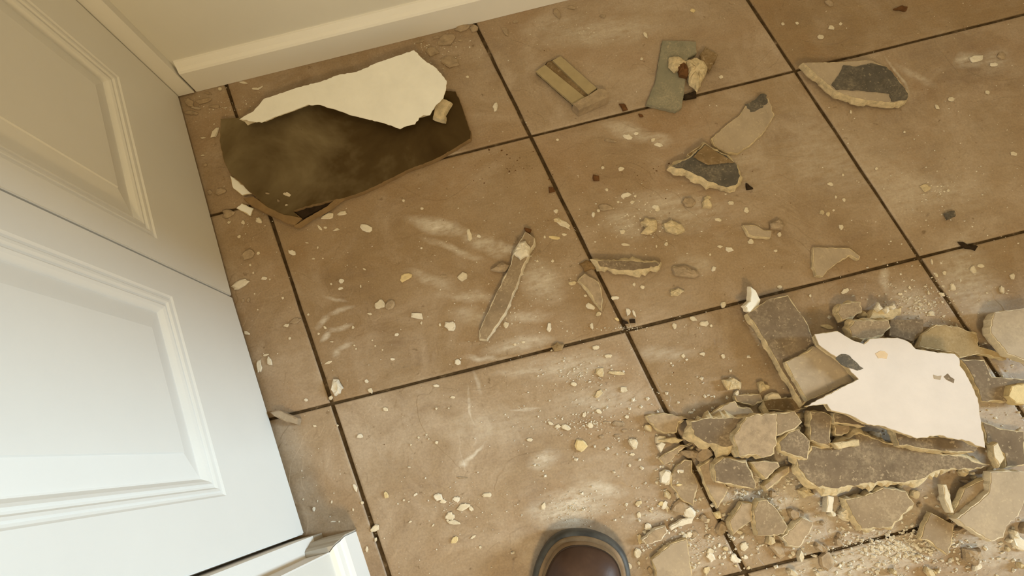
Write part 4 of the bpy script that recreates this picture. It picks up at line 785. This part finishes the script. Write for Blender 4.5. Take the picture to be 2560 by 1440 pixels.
# fine crumbs: nobody could count them
def crumbs(name, label, regions, mat, seed):
    r = random.Random(seed); V = []; Fc = []
    for (u, v, ru, rv, n, s0, s1) in regions:
        for _ in range(n):
            a = r.uniform(0, 6.283); q = math.sqrt(r.random()) if ru < 600 else None
            if q is None: x, y = r.uniform(u - ru, u + ru), r.uniform(v - rv, v + rv)
            else:
                q = abs(r.gauss(0, 0.55)); x, y = u + ru * q * math.cos(a), v + rv * q * math.sin(a)
            c = fl(x, y)
            if 1315 < x < 1590 and y > 1318: continue
            if c.y > 0.648 or c.x - US.x / US.y * c.y < -0.318: continue
            if c.y < -0.045 and c.x - US.x / US.y * c.y < -0.262: continue
            s = s0 + (s1 - s0) * r.random() ** 3
            b = len(V); t0 = r.uniform(0, 6.28); el = r.uniform(.5, 1)
            for i in range(4):
                th = t0 + i * 1.571 + r.uniform(-.4, .4)
                V.append(c + Vector((math.cos(th) * s, math.sin(th) * s * el, 0.0001)))
            V.append(c + Vector((r.uniform(-.3, .3) * s, r.uniform(-.3, .3) * s, s * r.uniform(.6, 1.2))))
            for i in range(4): Fc.append((b + i, b + (i + 1) % 4, b + 4))
    o = new_obj(name, V, Fc, mat)
    tag(o, label, 'plaster crumbs', None, 'stuff')
crumbs('plaster_crumbs', 'fine white plaster crumbs and grit strewn all over the tile floor', [
    (1400, 700, 1200, 740, 1500, .0004, .0013), (1430, 1270, 130, 60, 260, .0004, .0014), (1620, 560, 260, 110, 330, .0004, .002), (1450, 940, 220, 110, 330, .0004, .0019), (1260, 780, 220, 160, 240, .0004, .0016),
    (2300, 760, 260, 120, 520, .0005, .0024), (1900, 1180, 420, 260, 1800, .0005, .0034), (2250, 1370, 380, 110, 1500, .0005, .0036), (2420, 960, 200, 160, 500, .0005, .003), (1700, 1360, 200, 90, 420, .0005, .0026), (1480, 1060, 220, 90, 300, .0004, .0017),
    (2350, 480, 260, 200, 260, .0004, .0017), (720, 1200, 180, 200, 110, .0004, .0013), (1130, 1260, 220, 120, 120, .0004, .0015), (560, 270, 120, 60, 120, .0004, .0016), (1080, 130, 150, 50, 140, .0004, .0018), (620, 560, 90, 200, 80, .0004, .0013),
    (1330, 640, 160, 260, 200, .0004, .0014), (1560, 820, 200, 14, 120, .0004, .0016), (1450, 80, 220, 60, 120, .0004, .0015)], DUSTM, 21)
crumbs('dirt_specks', 'dark brown dirt specks sprinkled on the tiles and grout', [
    (1290, 420, 130, 90, 60, .0004, .0020), (1400, 700, 1200, 740, 160, .0003, .0010), (1640, 440, 200, 60, 50, .0004, .0018)], RUST, 22)

# ------------------------------------------------------------------ boot
def boot():
    tip = fl(1474, 1326, 0.018)
    hd = fl(1474 - 0.12 * 100, 1326 + 100, 0.018) - tip; hd.z = 0; hd.normalize()      # toe -> heel
    sd = Vector((-hd.y, hd.x, 0))                                                          # to image right
    if sd.x < 0: sd = -sd
    LEN = 0.30
    # half widths (left, right) along the length
    prof = [(0.0, 0.0, 0.0), (0.002, .016, .016), (0.006, .028, .027), (0.013, .038, .037), (0.024, .0465, .045), (0.04, .053, .0505), (0.06, .0565, .053), (0.09, .056, .053), (0.13, .049, .048), (0.18, .042, .042), (0.23, .041, .041), (0.265, .037, .037), (0.285, .029, .029), (0.296, .016, .016), (0.30, 0.0, 0.0)]
    prof = [(t, l * 1.06, r_ * 1.06) for t, l, r_ in prof]
    ring = [(t, -l) for t, l, r_ in prof] + [(t, r_) for t, l, r_ in reversed(prof[1:-1])]
    # smooth resample with Catmull-Rom
    pts = []; n0 = len(ring)
    for i in range(n0):
        P0, P1, P2, P3 = [Vector((*ring[(i + k_) % n0], 0)) for k_ in (-1, 0, 1, 2)]
        for s in range(4):
            t = s / 4
            pts.append(0.5 * ((2 * P1) + (P2 - P0) * t + (2 * P0 - 5 * P1 + 4 * P2 - P3) * t * t + (3 * P1 - P0 - 3 * P2 + P3) * t ** 3))
    n = len(pts)
    def W_(t, s, z): return tip + hd * t + sd * s + Vector((0, 0, z - tip.z))
    def inset(d):
        out = []
        for i in range(n):
            tg = pts[(i + 1) % n] - pts[i - 1]; nr = Vector((tg.y, -tg.x, 0))
            nr = nr.normalized() if nr.length > 1e-9 else Vector((1, 0, 0))
            c = Vector((0.15, 0, 0)) - pts[i]
            if nr.dot(c) < 0: nr = -nr
            out.append(pts[i] + nr * d)
        return out
    def loft(layers, close_top=True, close_bot=True):
        return slab_bm([[W_(p.x, p.y, z) for p in L] for L, z in layers], close_top, close_bot)
    leather = NT('brown_boot_leather'); p = leather.pos()
    f = leather.noise(p, 26, 5, .6)
    leather.bump(leather.noise(p, 240, 4), .18, .001)
    LE = leather.done(leather.ramp(f, [(.3, (.040, .019, .011)), (.55, (.060, .030, .018)), (.75, (.088, .049, .031))]), .5, .35)
    rub = NT('dark_grey_rubber'); p = rub.pos(); f = rub.noise(p, 60, 5)
    RU = rub.done(rub.ramp(f, [(.3, (.028, .027, .025)), (.7, (.085, .08, .07))]), .55, .4)
    wl = NT('tan_welt_leather'); p = wl.pos(); f = wl.noise(p, 50, 5)
    WE = wl.done(wl.ramp(f, [(.3, (.15, .095, .048)), (.7, (.27, .18, .10))]), .6, .3)
    stc = NT('dark_stitching'); ST = stc.done((.03, .017, .01), .8)
    o0 = bpy.data.objects.new('work_boot', None); COL.objects.link(o0); o0.location = W_(0.15, 0, 0)
    tag(o0, 'brown leather work boot with dark rubber rim, only the toe in view', 'boot')
    org = o0.location.copy()
    bm_obj('sole', loft([(inset(.003), .0006), (inset(.0), .004), (inset(-.0005), .012), (inset(.0005), .020), (inset(.003), .0235), (inset(.0062), .0245)]), RU, o0, True, org)
    bm_obj('welt', loft([(inset(.0058), .022), (inset(.0064), .0262), (inset(.0085), .0275), (inset(.0150), .0282), (inset(.019), .026)]), WE, o0, True, org)
    # vamp dome
    def dome(d0, zb, zs, k0, k1, name, mat):
        base = inset(d0); L = []
        for k_ in range(k0, k1 + 1):
            ph = math.radians(90 * k_ / 14); row = []
            for b in base:
                ts = min(max(b.x, 0.062), 0.262); top = zs(ts)
                row.append(W_(ts + (b.x - ts) * math.cos(ph) ** .72, b.y * math.cos(ph) ** .72, zb + (top - zb) * math.sin(ph) ** .92))
            L.append(row)
        bm_obj(name, slab_bm(L, True, True), mat, o0, True, org)
    zs = lambda t: 0.062 + 0.055 * max(0, min(1, (t - .08) / .13)) ** 1.3
    dome(.0112, .0255, zs, 0, 14, 'upper', LE)
    # apron band and its seam
    base = inset(.0112)
    def domept(b, ph, extra=0.0):
        ts = min(max(b.x, 0.062), 0.262); top = zs(ts)
        return W_(ts + (b.x - ts) * math.cos(ph) ** .72, b.y * math.cos(ph) ** .72, .0255 + (top - .0255) * math.sin(ph) ** .92 + extra)
    sel = [i for i in range(n) if pts[i].x < .16]
    idx = sorted(sel, key=lambda i: (pts[i].y < 0, 0)); 
    order = [i for i in range(n) if pts[i].x < .16]
    # rotate so that the run is continuous through the toe
    start = next((j_ for j_ in range(len(order)) if (order[j_] - order[j_ - 1]) % n != 1), 0)
    order = order[start:] + order[:start]
    def tube(pts_, rad, nm, mat):
        V = []; Fc = []
        for i, q in enumerate(pts_):
            tg = (pts_[min(i + 1, len(pts_) - 1)] - pts_[max(i - 1, 0)]).normalized(); a = tg.cross(Vector((0, 0, 1))).normalized(); b = a.cross(tg)
            for k_ in range(6): V.append(q + (a * math.cos(k_ * 1.047) + b * math.sin(k_ * 1.047)) * rad)
        for i in range(len(pts_) - 1):
            for k_ in range(6): Fc.append((i * 6 + k_, i * 6 + (k_ + 1) % 6, (i + 1) * 6 + (k_ + 1) % 6, (i + 1) * 6 + k_))
        new_obj(nm, V, Fc, mat, o0, True, org)
    tube([domept(base[i], math.radians(24), .0003) for i in order], .0010, 'seam', ST)
    V = []; Fc = []
    for i in order:
        for a_ in (2, 9, 16, 22): V.append(domept(base[i], math.radians(a_), .0012))
    for i in range(len(order) - 1):
        for k_ in range(3): Fc.append((i * 4 + k_, i * 4 + k_ + 1, (i + 1) * 4 + k_ + 1, (i + 1) * 4 + k_))
    new_obj('toe_rand', V, Fc, WE, o0, True, org)
    # shaft with tongue and laces
    V = []; Fc = []; m = 24
    for k_, (z, rx, ry, c) in enumerate(((.075, .062, .040, .222), (.10, .052, .037, .232), (.13, .047, .036, .238), (.16, .048, .038, .240), (.165, .045, .035, .240), (.12, .042, .032, .238))):
        for i in range(m):
            a_ = 6.283 * i / m; V.append(W_(c + rx * math.cos(a_), ry * math.sin(a_), z))
    for k_ in range(5):
        for i in range(m): Fc.append((k_ * m + i, k_ * m + (i + 1) % m, (k_ + 1) * m + (i + 1) % m, (k_ + 1) * m + i))
    Fc.append(tuple(5 * m + i for i in range(m)))
    new_obj('shaft', V, Fc, LE, o0, True, org)
    for k_ in range(5):
        t = .135 + k_ * .016; z = zs(t) + .0015
        tube([W_(t, -.022, z - .008), W_(t + .002, -.012, z - .001), W_(t + .004, 0, z + .0015), W_(t + .006, .012, z - .001), W_(t + .008, .022, z - .008)], .0022, 'lace', ST)
boot()
